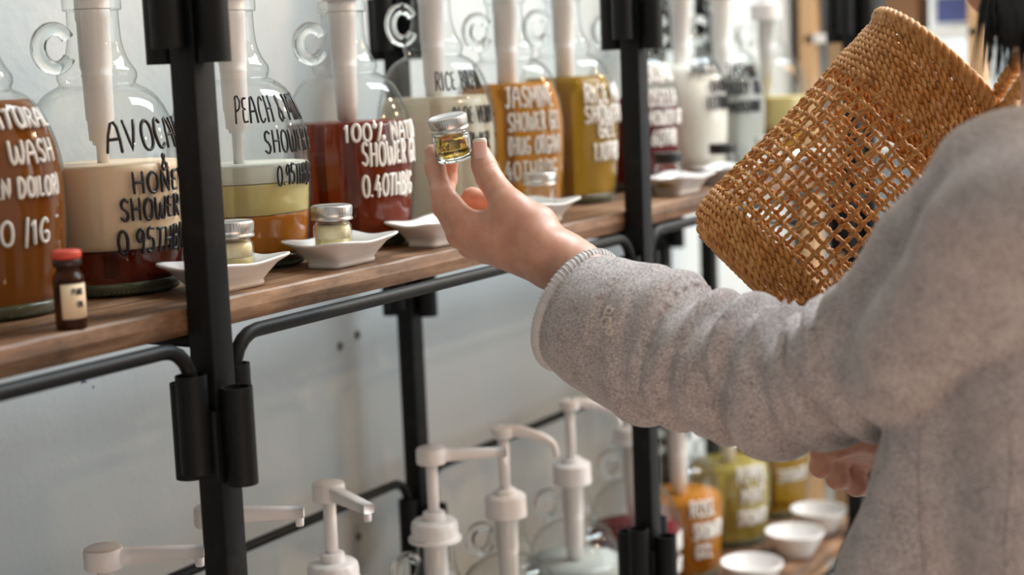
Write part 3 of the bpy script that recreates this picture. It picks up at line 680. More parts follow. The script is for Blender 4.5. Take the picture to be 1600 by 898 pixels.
def lap(pts, quads, it, lam=0.5):
    n = len(pts); e = np.concatenate([quads[:, [0, 1]], quads[:, [1, 2]], quads[:, [2, 3]], quads[:, [3, 0]]]); e = np.concatenate([e, e[:, ::-1]])
    deg = np.bincount(e[:, 0], minlength=n)[:, None]
    for _ in range(it):
        for l in (lam, -lam * 1.03):
            s = np.stack([np.bincount(e[:, 0], weights=pts[e[:, 1], k], minlength=n) for k in range(3)], 1)
            pts = pts + l * (s / np.maximum(deg, 1) - pts)
    return pts
def np_mesh(name, chunks, mats, parent):
    V = np.concatenate([c[0] for c in chunks]); off = 0; Q = []
    for p_, q_, *_ in chunks: Q.append(q_ + off); off += len(p_)
    Q = np.concatenate(Q)
    me = bpy.data.meshes.new(name); me.vertices.add(len(V)); me.vertices.foreach_set('co', V.astype(np.float32).ravel())
    me.loops.add(Q.size); me.loops.foreach_set('vertex_index', Q.astype(np.int32).ravel())
    me.polygons.add(len(Q)); me.polygons.foreach_set('loop_start', np.arange(0, Q.size, 4, dtype=np.int32)); me.polygons.foreach_set('loop_total', np.full(len(Q), 4, dtype=np.int32))
    me.update(calc_edges=True); me.validate()
    for q in mats: me.materials.append(q)
    me.polygons.foreach_set('use_smooth', [True] * len(me.polygons))
    o = bpy.data.objects.new(name, me); C.objects.link(o)
    if parent is not None: o.parent = parent
    return o
# ------------------------------------------------------------------ the person
def W3(x, y, z): return Vector((x, y, z + H))
person = empty('person', (1.21, .26, 0), 'person in a loose light grey sweater reaching out to hold up a tiny jar', 'person')
PO = Vector(person.location)
def chain(G, pts, k, d=None):
    for a, b in zip(pts, pts[1:]):
        s_, _ = seg(G, a[0], b[0], a[1], b[1]); d = s_ if d is None else smin(d, s_, k)
    return d
# left hand holding the jar: joints as (point, radius)
Wr = P(882, 410, 1.368)
hand = dict(
    index=[(P(727, 350, 1.396), .0125), (P(692, 303, 1.408), .0098), (P(680, 263, 1.424), .0086), (P(675, 238, 1.432), .0072)],
    middle=[(P(721, 366, 1.417), .0125), (P(693, 322, 1.438), .0098), (P(698, 279, 1.452), .0086), (P(704, 250, 1.448), .0074)],
    ring=[(P(737, 382, 1.435), .0120), (P(712, 340, 1.466), .0092), (P(738, 309, 1.458), .0086), (P(800, 322, 1.440), .0082)],
    little=[(P(760, 392, 1.450), .0110), (P(734, 360, 1.482), .0082), (P(748, 332, 1.478), .0074), (P(768, 334, 1.464), .0068)],
    thumb=[(P(850, 388, 1.362), .0165), (P(797, 325, 1.380), .0148), (P(764, 277, 1.396), .0108), (P(756, 258, 1.401), .0100), (P(751, 240, 1.404), .0086)])
def hand_fn(G):
    d = None
    for k in ('index', 'middle', 'ring', 'little'):     # back of the hand
        m0, r0 = hand[k][0]; s_, _ = seg(G, Wr + (m0 - Wr) * .18, m0, .0185, r0); d = s_ if d is None else smin(d, s_, .012)
    s_ = chain(G, [(Wr, .0225), (P(985, 484, 1.338), .0240), (P(1290, 592, 1.23), .034)], .01); d = smin(d, s_, .02)
    s_, _ = seg(G, P(905, 420, 1.370), P(878, 404, 1.378), .0215, .019); d = smin(d, s_, .012)
    th = chain(G, hand['thumb'], .006); d = smin(d, th, .014)
    s_, _ = seg(G, P(800, 350, 1.385), P(748, 352, 1.402), .0145, .0110); d = smin(d, s_, .010)      # web between thumb and index
    s_, _ = seg(G, P(840, 350, 1.380), P(800, 340, 1.384), .0170, .0150); d = smin(d, s_, .012)      # ball of the thumb
    for k in ('index', 'middle', 'ring', 'little'):
        f = chain(G, hand[k], .0035)
        for j in (1, 2):                                 # knuckle swell
            q = hand[k][j]; f = smin(f, np.linalg.norm(G - np.array(q[0], dtype=np.float32), axis=-1) - q[1] * 1.04, .003)
        d = smin(d, f, .0045)
    # creases over the thumb joint and the knuckles
    for c_, off in ((P(763, 276, 1.396), 0), (P(766, 281, 1.396), 0), (P(760, 270, 1.397), 0)):
        tdir = (hand['thumb'][2][0] - hand['thumb'][1][0]).normalized(); q = (G - np.array(c_, dtype=np.float32)) @ np.array(tdir, dtype=np.float32)
        rad = np.linalg.norm(G - np.array(c_, dtype=np.float32), axis=-1); d = d + .0004 * np.exp(-(q / .0007) ** 2) * (rad < .016)
    return d
pts, q = sdf_mesh(hand_fn, W3(1.10, .60, -.235), W3(1.30, .84, -.03), .0011)
pts = lap(pts, q, 3)
TC = (1.215, .250)      # torso centre
def body_fn(G):
    d = ell(G, W3(TC[0], TC[1], -.26), (.150, .092, .20)); d = smin(d, ell(G, W3(TC[0], TC[1], -.56), (.135, .075, .15)), .06)
    s_, _ = seg(G, W3(TC[0] - .13, TC[1], -.115), W3(TC[0] + .13, TC[1], -.115), .048, .048); d = smin(d, s_, .05)
    s_, _ = seg(G, W3(TC[0], TC[1] - .01, -.10), W3(TC[0], TC[1] + .005, .03), .050, .046); d = smin(d, s_, .03)
    hd = ell(G, W3(TC[0], TC[1] + .015, .125), (.070, .088, .105)); hd = smin(hd, ell(G, W3(TC[0], TC[1] + .045, .065), (.045, .050, .055)), .03)
    s_, _ = seg(G, W3(TC[0], TC[1] + .098, .125), W3(TC[0], TC[1] + .116, .095), .007, .011); hd = smin(hd, s_, .012)
    for sx in (-1, 1):
        hd = smin(hd, ell(G, W3(TC[0] + sx * .071, TC[1] + .005, .105), (.008, .018, .030)), .006)
        e = np.linalg.norm(G - np.array(W3(TC[0] + sx * .030, TC[1] + .104, .118), dtype=np.float32), axis=-1) - .013; hd = np.maximum(hd, -e)
        hd = smin(hd, np.linalg.norm(G - np.array(W3(TC[0] + sx * .030, TC[1] + .090, .118), dtype=np.float32), axis=-1) - .0125, .002)
    s_, _ = seg(G, W3(TC[0] - .018, TC[1] + .100, .066), W3(TC[0] + .018, TC[1] + .100, .066), .0055, .0055); hd = smin(hd, s_, .006)
    d = smin(d, hd, .02)
    d = smin(d, chain(G, [(P(1604, 310, 1.02), .045), (P(1400, 530, 1.16), .038), (P(1290, 592, 1.22), .036), (P(1120, 560, 1.28), .030)], .02), .03)
    d = smin(d, chain(G, [(W3(TC[0] + .17, TC[1], -.11), .045), (W3(1.43, .235, -.33), .038), (W3(1.345, .40, -.335), .026), (P(1378, 700, 1.395), .024)], .02), .02)
    for sx in (-1, 1):
        d = smin(d, chain(G, [(W3(TC[0] + sx * .070, TC[1], -.62), .065), (W3(TC[0] + sx * .08, TC[1] + .01, -.96), .052), (W3(TC[0] + sx * .08, TC[1] - .02, -1.32), .034)], .02), .03)
        s_, _ = seg(G, W3(TC[0] + sx * .08, TC[1] - .03, -1.352), W3(TC[0] + sx * .085, TC[1] + .13, -1.360), .027, .019); d = smin(d, s_, .02)
    return d
pb, qb = sdf_mesh(body_fn, W3(TC[0] - .34, TC[1] - .20, -1.40), W3(TC[0] + .38, TC[1] + .35, .27), .0060)
pb = lap(pb, qb, 2)
# right hand, fingers hooked, just below the left elbow
RH = P(1384, 703, 1.395)
rf = []
for k, (mx, my, md, tx, ty, r0) in enumerate(((1292, 706, 1.350, 1284, 728, .0098), (1314, 708, 1.362, 1309, 746, .0100), (1340, 712, 1.376, 1338, 757, .0100), (1366, 716, 1.390, 1366, 758, .0092))):
    rf.append([(P(mx + 22, my - 12, md), .0115), (P(mx - 6, my - 2, md + .002), r0 + .0006), (P(tx, ty, md + .010), r0), (P(tx + 22, ty + 2, md + .026), r0 - .001), (P(tx + 30, ty - 22, md + .028), r0 - .002)])
def rh_fn(G):
    d, _ = seg(G, RH, W3(1.345, .40, -.335), .0235, .026)
    for f in rf:
        s_, _ = seg(G, RH, f[0][0], .017, .0125); d = smin(d, s_, .010)
    for f in rf: d = smin(d, chain(G, f, .003), .0035)
    s_ = chain(G, [(P(1372, 690, 1.35), .014), (P(1330, 688, 1.335), .0115), (P(1306, 702, 1.332), .0095)], .005); return smin(d, s_, .006)
pr_, qr = sdf_mesh(rh_fn, P(1320, 730, 1.37) + Vector((-.09, -.10, -.09)), P(1320, 730, 1.37) + Vector((.12, .10, .08)), .0016)
pr_ = lap(pr_, qr, 2)
o_ = np.array(PO)
body = np_mesh('body', [(pts - o_, q), (pb - o_, qb), (pr_ - o_, qr)], [M['skin']], person)
# thumbnail
def nail(base, tip, up, w, name='fingernail', r=.0098):
    ax = (tip - base); L = ax.length; ax.normalize(); up = (up - ax * up.dot(ax)).normalized(); sd = ax.cross(up)
    V = []; F = []; nu, nv = 12, 12
    for lay in (0, 1):
        for i in range(nu + 1):
            u = i / nu
            for j_ in range(nv + 1):
                v = j_ / nv * 2 - 1; ww = w * (1 - .12 * (1 - u)) * (math.sqrt(max(0, 1 - ((u - .86) / .16) ** 2)) * .35 + .65 if u > .86 else 1) * (1 if u > .12 else .72 + .28 * (u / .12))
                s_ = v * ww; h = math.sqrt(max(0, r * r - s_ * s_)) - r
                V.append(base + ax * (L * u) + sd * s_ + up * (h * 1.0 + .0006 - lay * .0007 - .0010 * (u - .5) ** 2 * 4 * 0))
    m = (nu + 1) * (nv + 1); fm = []
    for lay in (0, 1):
        for i in range(nu):
            for j_ in range(nv):
                a = lay * m + i * (nv + 1) + j_; f = (a, a + 1, a + nv + 2, a + nv + 1); F.append(f if lay == 0 else f[::-1]); fm.append(1 if i >= nu - 2 else 0)
    edge = [i * (nv + 1) for i in range(nu + 1)] + [nu * (nv + 1) + k for k in range(1, nv + 1)] + [i * (nv + 1) + nv for i in range(nu - 1, -1, -1)] + [k for k in range(nv - 1, 0, -1)]
    for a, b in zip(edge, edge[1:] + edge[:1]): F.append((a, b, b + m, a + m)); fm.append(0)
    return mk(name, [v - PO for v in V], F, None, person, True, mats=[M['nail'], M['nail_tip']], fm=fm)
cam0 = Vector((0, 0, H))
tv = (P(751, 240, 1.404) - cam0).normalized()
upn = (-tv + (P(740, 240, 1.404) - P(751, 240, 1.404)).normalized() * .10 + Vector((0, 0, .30)))
ax_ = (P(751.5, 226, 1.4035) - P(753, 253, 1.400)).normalized(); upn = (upn - ax_ * upn.dot(ax_)).normalized()
nail(P(753, 253, 1.400) + upn * .0092, P(750, 221, 1.4035) + upn * .0092, upn, .0066, r=.0085)

# ---- sweater
slv = [(P(902, 484, 1.372), .0525), (P(950, 510, 1.352), .0575), (P(1000, 532, 1.332), .0605), (P(1060, 552, 1.308), .0610), (P(1130, 575, 1.280), .0585), (P(1210, 597, 1.248), .0540), (P(1290, 594, 1.215), .0530),
       (P(1370, 566, 1.180), .0535), (P(1445, 512, 1.140), .0560), (P(1525, 430, 1.085), .0590), (P(1612, 328, 1.025), .0620)]
cum = [0]
for a, b in zip(slv, slv[1:]): cum.append(cum[-1] + (b[0] - a[0]).length)
EL = cum[6]
wr_list = [(random.uniform(.06, EL + .07), random.uniform(.0016, .0040), random.uniform(.0055, .010), random.uniform(0, 2 * pi), random.uniform(-.5, .9)) for _ in range(26)]
side = (P(1000, 640, 1.33) - P(1000, 420, 1.33)).normalized()       # down across the sleeve
fwd = -(P(1100, 560, 1.29) - cam0).normalized()                      # towards the camera
def sleeve_fn(G):
    best = None; sarc = None; cen = None
    for i, (a, b) in enumerate(zip(slv, slv[1:])):
        s_, t = seg(G, a[0], b[0], a[1], b[1]); arc = cum[i] + t * (cum[i + 1] - cum[i])
        c = np.array(a[0], dtype=np.float32) + t[..., None] * np.array(b[0] - a[0], dtype=np.float32)
        if best is None: best, sarc, cen = s_, arc, c
        else:
            w = s_ < best; best = smin(best, s_, .006); sarc = np.where(w, arc, sarc); cen = np.where(w[..., None], c, cen)
    rad = G - cen; rn = np.maximum(np.linalg.norm(rad, axis=-1), 1e-5)
    u = (rad @ np.array(side, dtype=np.float32)) / rn; v = (rad @ np.array(fwd, dtype=np.float32)) / rn; ang = np.arctan2(u, v)
    disp = 0
    # folds that run round the sleeve, deepest toward the elbow, fading at the cuff
    for (s0, amp, wd, ph, sl) in wr_list:
        env = np.clip((s0 - .02) / .10, .25, 1) * (.45 + .55 * np.cos(ang - ph) ** 2)
        q = (sarc - s0 - sl * .018 * u - .004 * np.sin(ang * 2 + ph)) / wd; disp = disp - amp * env * np.exp(-q * q)
    near = np.exp(-((sarc - EL) / .055) ** 2)
    inner = np.clip(-u, 0, 1)
    disp = disp + near * inner * .0045 * np.sin((sarc + .004 * np.sin(ang * 3)) * 2 * pi / .021)
    disp = disp + .0030 * np.clip(-u, 0, 1) * np.sin(sarc * 2 * pi / .034 + 1.0) * np.exp(-((sarc - EL + .06) / .07) ** 2)
    disp = disp + .0012 * np.sin(sarc * 55 + 3 * u) * np.clip(sarc / .05, 0, 1)
    # a few broad soft folds on the upper sleeve running along it
    up_ = np.clip((sarc - EL - .02) / .06, 0, 1); disp = disp + up_ * .0040 * np.sin(ang * 3 + sarc * 14 + .6)
    d = best - disp * 1.9 - .0040 * np.clip((sarc - .01) / .06, 0, 1)
    # hollow mouth at the cuff, flat cut across
    ax = np.array((slv[1][0] - slv[0][0]).normalized(), dtype=np.float32); q = (G - np.array(slv[0][0], dtype=np.float32)) @ ax
    d = np.maximum(d, -q); inr = np.linalg.norm((G - np.array(slv[0][0], dtype=np.float32)) - q[..., None] * ax, axis=-1) - (.0490 - .25 * np.clip(q, 0, .2)); inn = np.maximum(inr, q - .07)
    return np.where(sarc < .12, np.maximum(d, -inn), d)
GV = P(1441, 780, 1.075); GS = P(1577, 760, 1.03)
def sweater_fn(G):
    d = sleeve_fn(G)
    x, y, z = G[..., 0] - TC[0], G[..., 1] - TC[1], G[..., 2] - H
    # torso: loose body hanging from the shoulders, flaring to the hem
    t = np.clip((-.10 - z) / .50, 0, 1); rx = .172 + .016 * t; ry = .104 + .018 * t
    a = np.arctan2(y, x); fold = .0045 * np.sin(a * 7 + z * 9) * t + .003 * np.sin(a * 13 + z * 17 + 1) * t + .002 * np.sin(z * 60 + a * 4)
    k = np.sqrt((x / rx) ** 2 + (y / ry) ** 2); tor = (k - 1) * np.minimum(rx, ry) + fold
    tor = np.maximum(tor, -z - .66) ; tor = np.maximum(tor, z + .13 + .25 * np.abs(x) ** 1.5)
    sh, _ = seg(G, W3(TC[0] - .13, TC[1], -.118), W3(TC[0] + .13, TC[1], -.118), .062, .062); tor = smin(tor, sh, .05)
    # front panel swinging forward at the hem
    pn, _ = seg(G, W3(1.10, .328, -.25), W3(1.080, .350, -.375), .030, .036); tor = smin(tor, pn, .03)
    pn, _ = seg(G, W3(1.080, .350, -.375), W3(1.11, .31, -.52), .036, .030); tor = smin(tor, pn, .03)
    for g0, ga, gw in ((GV, .0060, .0065), (GS, .0022, .0028)):
        gd = np.linalg.norm(G[..., :2] - np.array((g0.x, g0.y), dtype=np.float32) - (z[..., None] + .35) * np.array((.02, -.01), dtype=np.float32), axis=-1); tor = tor + ga * np.exp(-(gd / gw) ** 2)
    rs = chain(G, [(W3(TC[0] + .17, TC[1], -.13), .060), (W3(1.43, .235, -.33), .052), (W3(1.36, .385, -.335), .042)], .02); tor = smin(tor, rs, .02)
    nk = np.linalg.norm(G[..., :2] - np.array((TC[0], TC[1] + .01), dtype=np.float32), axis=-1) - .058; nk = np.maximum(nk, -.13 - z); tor = np.maximum(tor, -nk)
    return smin(d, tor, .004)
ps, qs = sdf_mesh(sweater_fn, W3(TC[0] - .27, TC[1] - .18, -.70), W3(TC[0] + .32, 0.735, -.01), .0030)
ps = lap(ps, qs, 2)
sweater = np_mesh('sweater', [(ps - o_, qs)], [M['knit']], person)
# rolled cuff
ax = (slv[1][0] - slv[0][0]).normalized(); n1_ = ax.orthogonal().normalized(); n2_ = ax.cross(n1_); b = MB(); N = 110; c0 = slv[0][0] + ax * .0015
def cf(i, rad_, ph=0.0, rr=0.0): 
    a = 2 * pi * i / N; return c0 + (n1_ * math.cos(a) + n2_ * math.sin(a)) * (rad_ + rr * math.cos(ph)) + ax * rr * math.sin(ph) - PO
b.tube([cf(i, .0513) for i in range(N)], [.0052 + .0003 * math.sin(i * 1.3) for i in range(N)], 12, closed=True)
cuff = b.build('cuff', M['cuff'], sweater); cuff['label'] = 'pale rolled cuff edge'
b = MB(); NN = 900     # knit rows wound over the roll
b.tube([(lambda a, w: c0 + (n1_ * math.cos(a) + n2_ * math.sin(a)) * (.0513 + .0053 * math.cos(w)) + ax * (.0053 * math.sin(w)) - PO)(2 * pi * i / NN, 2 * pi * i * 75 / NN) for i in range(NN)], .0008, 5, closed=True)
b.build('cuff_stitching', M['cuff'], sweater)
# little embroidered mark near the cuff, following the sleeve surface
from mathutils.bvhtree import BVHTree
bv = BVHTree.FromPolygons([tuple(v) for v in ps], [tuple(f) for f in qs.tolist()])
def stitch(px_pts, r=.0006):
    out = []
    for x, y in px_pts:
        dr = (P(x, y, 1) - cam0).normalized(); h_ = bv.ray_cast(cam0, dr)
        if h_[0] is not None: out.append(h_[0] + h_[1] * .0003 * (1 if h_[1].dot(dr) < 0 else -1) - PO)
    return out
b = MB()
for st in ([(951, 478), (945, 486), (952, 490), (958, 484), (950, 482), (944, 493), (953, 497)], [(955, 498), (944, 496), (939, 504), (944, 512), (953, 508), (954, 499), (949, 505), (945, 513)], [(957, 508), (950, 514), (947, 519), (953, 523), (957, 517), (953, 512)]):
    q_ = stitch([(v.x, v.y) for v in catmull([Vector((x, y, 0)) for x, y in st], 4)])
    if len(q_) > 3: b.tube(q_, .0008, 6)
if b.V: e_ = b.build('embroidery', M['thread'], sweater); e_['label'] = 'small cream looped embroidery'
# side seam and panel edge down the jacket body
for st, r__ in ([(1575, 628), (1582, 680), (1584, 730), (1578, 790), (1574, 850), (1576, 897)], .0010), ([(1441, 668), (1439, 730), (1441, 800), (1444, 860), (1446, 897)], .0014):
    q_ = stitch([(v.x, v.y) for v in catmull([Vector((x, y, 0)) for x, y in st], 5)]); MB().tube(q_, r__, 6).build('seam', M['knit'], sweater)
# hair
def hair_fn(G):
    d = ell(G, W3(TC[0], TC[1] - .005, .135), (.082, .098, .112)); face = ell(G, W3(TC[0], TC[1] + .085, .085), (.056, .075, .095)); d = np.maximum(d, -face)
    for sx in (-1, 1):
        s_, _ = seg(G, W3(TC[0] + sx * .066, TC[1] + .03, .12), W3(TC[0] + sx * .064, TC[1] + .035, .010), .026, .014); d = smin(d, s_, .015)
    s_, _ = seg(G, W3(TC[0], TC[1] - .06, .10), W3(TC[0], TC[1] - .07, -.03), .055, .035); return smin(d, s_, .02)
ph_, qh = sdf_mesh(hair_fn, W3(TC[0] - .11, TC[1] - .14, -.09), W3(TC[0] + .11, TC[1] + .13, .27), .0035)
np_mesh('hair', [(ph_ - o_, qh)], [M['hair']], person)
b = MB()
for k in range(260):   # loose strands at the ends of the side lock
    x0 = TC[0] - .056 + random.uniform(-.018, .016); y0 = TC[1] + .035 + random.uniform(-.026, .018); z0 = .05
    e = Vector((x0 + random.uniform(-.008, .006), y0 + random.uniform(-.004, .014), random.uniform(-.026, .012)))
    b.tube([W3(x0, y0, z0) - PO, W3(*(Vector((x0, y0, z0)).lerp(e, .5) + Vector((0, .002, 0)))) - PO, W3(*e) - PO], [.0015, .0012, .0003], 4)
b.build('hair_strands', M['hair'], person)['kind'] = 'stuff'
# trousers
def leg_fn(G):
    d = None
    for sx in (-1, 1):
        s_ = chain(G, [(W3(TC[0] + sx * .070, TC[1], -.64), .078), (W3(TC[0] + sx * .08, TC[1] + .01, -.96), .070), (W3(TC[0] + sx * .08, TC[1] - .02, -1.28), .058)], .02)
        d = s_ if d is None else smin(d, s_, .03)
    d = smin(d, ell(G, W3(TC[0], TC[1] + .002, -.58), (.140, .080, .11)), .03); z = G[..., 2] - H; return np.maximum(np.maximum(d, -z - 1.30), z + .50)
pl_, ql = sdf_mesh(leg_fn, W3(TC[0] - .26, TC[1] - .2, -1.36), W3(TC[0] + .26, TC[1] + .2, -.44), .007)
np_mesh('trousers', [(pl_ - o_, ql)], [M['trousers']], person)

# ---- the held jar
jb = P(712, 250, 1.4165); zt_ = P(697.5, 178, 1.4165) - jb
vdir = (jb - cam0).normalized()
axis = (zt_.normalized() * math.cos(R(16)) - vdir * math.sin(R(16))).normalized()
jq = Vector((0, 0, 1)).rotation_difference(axis)
jar_at(jb, 'tiny clear jar of golden oil held up between finger and thumb', ('oil', .0238), None, 'tin', jq, .88, None, full=True, k=1.04)
#@PEND
#@BASKET
# ------------------------------------------------------------------ woven basket
BB = P(1166, 438, 1.45); BT = P(1477, 124, 1.43)
bz = (BT - BB); BL = bz.length; bz.normalize(); bq = Vector((0, 0, 1)).rotation_difference(bz)
basket = empty('straw_basket', BB, 'golden open-weave straw basket hanging at a tilt behind the grey sleeve', 'basket'); basket.rotation_mode = 'QUATERNION'; basket.rotation_quaternion = bq
def brad(z):      # radius of the wall at height z
    t = z / BL; return .0785 + .0035 * t - .020 * math.exp(-(max(0, z) / .010) ** 1.2) + .0010 * math.sin(t * 9)
def bpt(a, z, off=0.0):
    r = brad(z) + off; return Vector((r * math.cos(a) * 1.03, r * math.sin(a) * .96, z))
Z1, Z2 = .036, BL - .058
NS = 36
def ply(b, path, r, pitch, ph=0, nply=2, n=5, closed=False):
    """twisted cord: nply strands wound about the path"""
    L = len(path); ds = [0]
    for a, c in zip(path, path[1:]): ds.append(ds[-1] + (c - a).length)
    tot = ds[-1] + ((path[0] - path[-1]).length if closed else 0)
    if closed: pitch = tot / max(1, round(tot / pitch))
    for k in range(nply):
        out = []
        for i in range(L):
            t = (path[(i + 1) % L] - path[(i - 1) % L] if closed else path[min(L - 1, i + 1)] - path[max(0, i - 1)]).normalized()
            n1 = Vector((path[i].x, path[i].y, 0.0)); n1 = n1 - t * n1.dot(t); n1 = n1.normalized() if n1.length > 1e-6 else t.orthogonal().normalized(); n2 = t.cross(n1)
            w = 2 * pi * ds[i] / pitch + 2 * pi * k / nply + ph
            out.append(path[i] + (n1 * math.cos(w) + n2 * math.sin(w)) * r * .5)
        b.tube(out, r * .58, n, closed=closed)
for k in range(NS):      # upright stakes of the open zone
    a0 = 2 * pi * k / NS + random.uniform(-.012, .012); path = []; m = 52; dr = random.uniform(-.012, .012)
    for i in range(m + 1):
        z = Z1 - .012 + (Z2 - Z1 + .024) * i / m; w = math.cos(pi * (z - Z1) / ((Z2 - Z1) / 14) + (pi if k % 2 else 0))
        path.append(bpt(a0 + dr * math.sin(z * 20) , z, -.0002 + .0011 * w))
    b = MB(); ply(b, path, random.uniform(.0021, .0025), .013, random.uniform(0, 6)); b.build('stake', M['straw'], basket)
NR = 13
for j_ in range(NR):     # rings of the open zone
    z0 = Z1 + (Z2 - Z1) * (j_ + .5) / NR; path = []; m = NS * 5
    for i in range(m):
        a = 2 * pi * i / m; w = math.cos(NS / 2 * a + (pi if j_ % 2 else 0)); path.append(bpt(a, z0 + .0010 * math.sin(a * 5 + j_ * 1.7) + .0006 * math.sin(a * 17 + j_), -.0002 - .0011 * w))
    b = MB(); ply(b, path, .0023, .013, j_ * 1.1, closed=True); b.build('weft_ring', M['straw'], basket)
rows = [.0035 + .0054 * k for k in range(int((Z1 - .0035) / .0054) + 1)] + [Z2 + .0054 * k for k in range(int((BL - .006 - Z2) / .0054) + 1)]
for j_, z0 in enumerate(rows):   # close twined rows at foot and top
    path = []; m = 300
    for i in range(m):
        a = 2 * pi * i / m; path.append(bpt(a, z0 + .0006 * math.sin(a * 4 + j_) + .0004 * math.sin(a * 23 + j_ * 2), .0004 * math.sin(a * 9 + j_)))
    b = MB(); ply(b, path, .0033, .0150, j_ * .9 + random.uniform(-.3, .3), closed=True); b.build('twined_row', M['straw'], basket)
for off, zz, ph in ((.0030, .0030, 0), (-.0030, .0042, 1.5), (.0002, -.0012, 3.0)):       # braided rim
    path = [bpt(2 * pi * i / 300, BL - .003 + zz, off) for i in range(300)]; b = MB(); ply(b, path, .0052, .0240, ph, nply=3, n=6, closed=True); b.build('rim_braid', M['straw'], basket)
b = MB()
for k in range(14): ply(b, [Vector(((.057 - .004 * k) * math.cos(2 * pi * i / 90), (.057 - .004 * k) * math.sin(2 * pi * i / 90), .0005 + .0003 * (k % 2))) for i in range(90)] if k < 14 else [], .0024, .012, k, closed=True)
b.build('base_coil', M['straw'], basket)
bi = Matrix.Translation(BB) @ bq.to_matrix().to_4x4(); bi = bi.inverted()
for (x0, y0, d0_, pp, over) in ((1546, 176, 1.375, [(1558, 148, 1.36), (1580, 112, 1.29), (1606, 74, 1.20)], [(1.158, .262, .010), (1.148, .235, -.006), (1.137, .205, -.036), (1.135, .160, -.085), (1.135, .128, -.17)]),
                                (1552, 196, 1.370, [(1566, 178, 1.36), (1588, 144, 1.28), (1614, 108, 1.19)], [(1.128, .262, -.018), (1.116, .238, -.034), (1.108, .205, -.055), (1.108, .160, -.105), (1.110, .130, -.18)])):
    path = catmull([bi @ P(x0 - 12, y0 + 30, d0_), bi @ P(x0, y0, d0_)] + [bi @ P(*q) for q in pp] + [bi @ W3(*q) for q in over], 10)
    b = MB(); ply(b, path, .0062, .016, 0, nply=3, n=7); b.build('handle', M['straw'], basket)
b = MB()
for k in range(5): 
    a = bi @ P(1536 + 5 * k, 178 + 2 * k, 1.372); c = bi @ P(1532 + 6 * k, 218 - k, 1.374); b.tube([a, a.lerp(c, .5) + Vector((.002, 0, 0)), c], .0026, 6)
b.build('handle_knot', M['straw'], basket)

# ------------------------------------------------------------------ the display behind the rack
M['pine'] = plain('pale_pine', (.60, .38, .20), .55); M['white_paint'] = plain('white_board', (.80, .80, .78), .5); M['carton'] = plain('brown_carton', (.30, .15, .07), .7)
M['carton_white'] = plain('white_carton', (.84, .86, .86), .5); M['blue'] = plain('blue_print', (.10, .13, .36), .5); M['greenp'] = plain('green_print', (.07, .34, .16), .5); M['greyp'] = plain('grey_panel', (.22, .24, .25), .6)
# second rack beginning right after the first
r2 = empty('steel_rack', (2.665, FY + .03, 0), 'second black steel rack standing close behind the last jug post', 'rack')
for x in (0,): 
    o = bpy.data.objects.new('post', post_me); C.objects.link(o); o.parent = r2; o.location = (x, 0, 0); o = bpy.data.objects.new('post', post_me); C.objects.link(o); o.parent = r2; o.location = (x, .30, 0)
MB().tube([(0, 0, H - .30), (0, .30, H - .30)], .006, 8).build('cross_rail', M['black'], r2)
o = bpy.data.objects.new('sleeve', sl_me); C.objects.link(o); o.parent = r2; o.location = (.0262, 0, H + .09)
def unit_box(name, a, b_, mat, label, cat, group=None, bev=.002, extra=None):
    t = empty(name, a, label, cat, group); s_ = (b_[0] - a[0], b_[1] - a[1], b_[2] - a[2])
    MB().box((0, 0, 0), s_, bev).build('carton', M[mat], t, smooth=False)
    MB().box((-.0006, s_[1] * .1, s_[2] * .12), (.0006, s_[1] * .9, s_[2] * .6), 0).build('label', M[extra or 'carton_white'], t, smooth=False)
    MB().box((s_[0] * .1, -.0006, s_[2] * .12), (s_[0] * .9, .0006, s_[2] * .6), 0).build('label', M[extra or 'carton_white'], t, smooth=False)
    return t
UX, UY = 3.30, .88
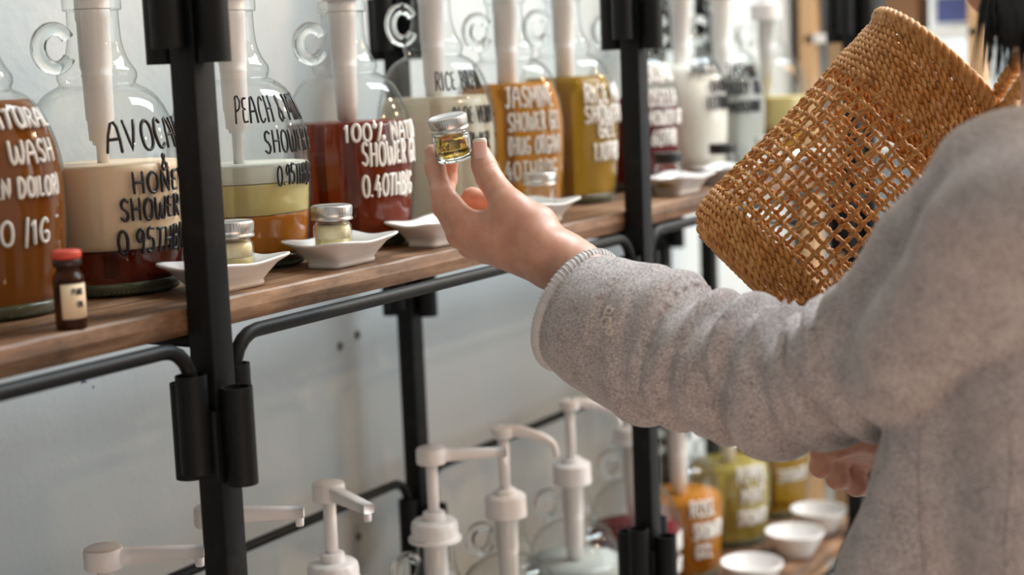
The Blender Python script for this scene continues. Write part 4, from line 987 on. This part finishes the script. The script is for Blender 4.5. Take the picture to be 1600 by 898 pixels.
un = empty('display_shelf', (UX, UY, 0), 'pine display unit with white boards holding boxed goods beyond the racks', 'display shelf')
for x, y in ((0, 0), (0, .36), (.36, 0), (.36, .36), (.74, 0), (.74, .36)): MB().box((x, y, 0), (x + .035, y + .035, 2.1), .002).build('upright', M['pine'], un, smooth=False)
for z in (.45, .82, 1.16, H + .015, H + .155, H + .32): MB().box((.0, .01, z), (.775, .385, z + .018), .002).build('shelf', M['white_paint'], un, smooth=False)
MB().box((0.01, .375, .4), (.765, .388, 2.0), 0).build('back_panel', M['greyp'], un, smooth=False)
zb = H + .0335
unit_box('product_box', (UX + .02, UY + .045, H + .1735), (UX + .13, UY + .13, H + .235), 'carton', 'brown carton on the display, left of its twin', 'box', None, extra='carton')
unit_box('product_box', (UX + .02, UY + .150, H + .1735), (UX + .13, UY + .245, H + .235), 'carton', 'brown carton on the display, nearer the pine upright', 'box', None, extra='carton')
unit_box('product_box', (UX + .045, UY + .02, zb), (UX + .13, UY + .12, zb + .105), 'carton_white', 'white carton with a blue band on the display', 'box', None, extra='blue')
unit_box('product_box', (UX + .045, UY + .15, zb), (UX + .13, UY + .22, zb + .07), 'carton', 'small brown carton beside the blue-banded white one', 'box', None, extra='carton')
unit_box('product_box', (UX + .42, UY + .03, zb), (UX + .50, UY + .12, zb + .115), 'carton_white', 'white carton with a green print at the end of the display', 'box', None, extra='greenp')
unit_box('product_box', (UX + .20, UY + .04, zb), (UX + .30, UY + .14, zb + .10), 'greyp', 'grey carton behind the blue-banded carton', 'box', None)
unit_box('product_box', (UX + .20, UY + .03, H + .1735), (UX + .30, UY + .13, H + .27), 'carton_white', 'plain white carton behind the brown cartons', 'box', None)
unit_box('product_box', (UX + .05, UY + .03, 1.178), (UX + .16, UY + .15, 1.30), 'carton_white', 'white carton on the board below the blue-banded one', 'box', None, extra='greyp')
# wooden bookend board and pump jugs between the racks
w = MB().box((2.78, .97, 0), (2.80, 1.02, H + .10), .002).build('wooden_upright', M['pine'], smooth=False); tag(w, 'thin wooden upright post beside the amber-layered jug', 'post')
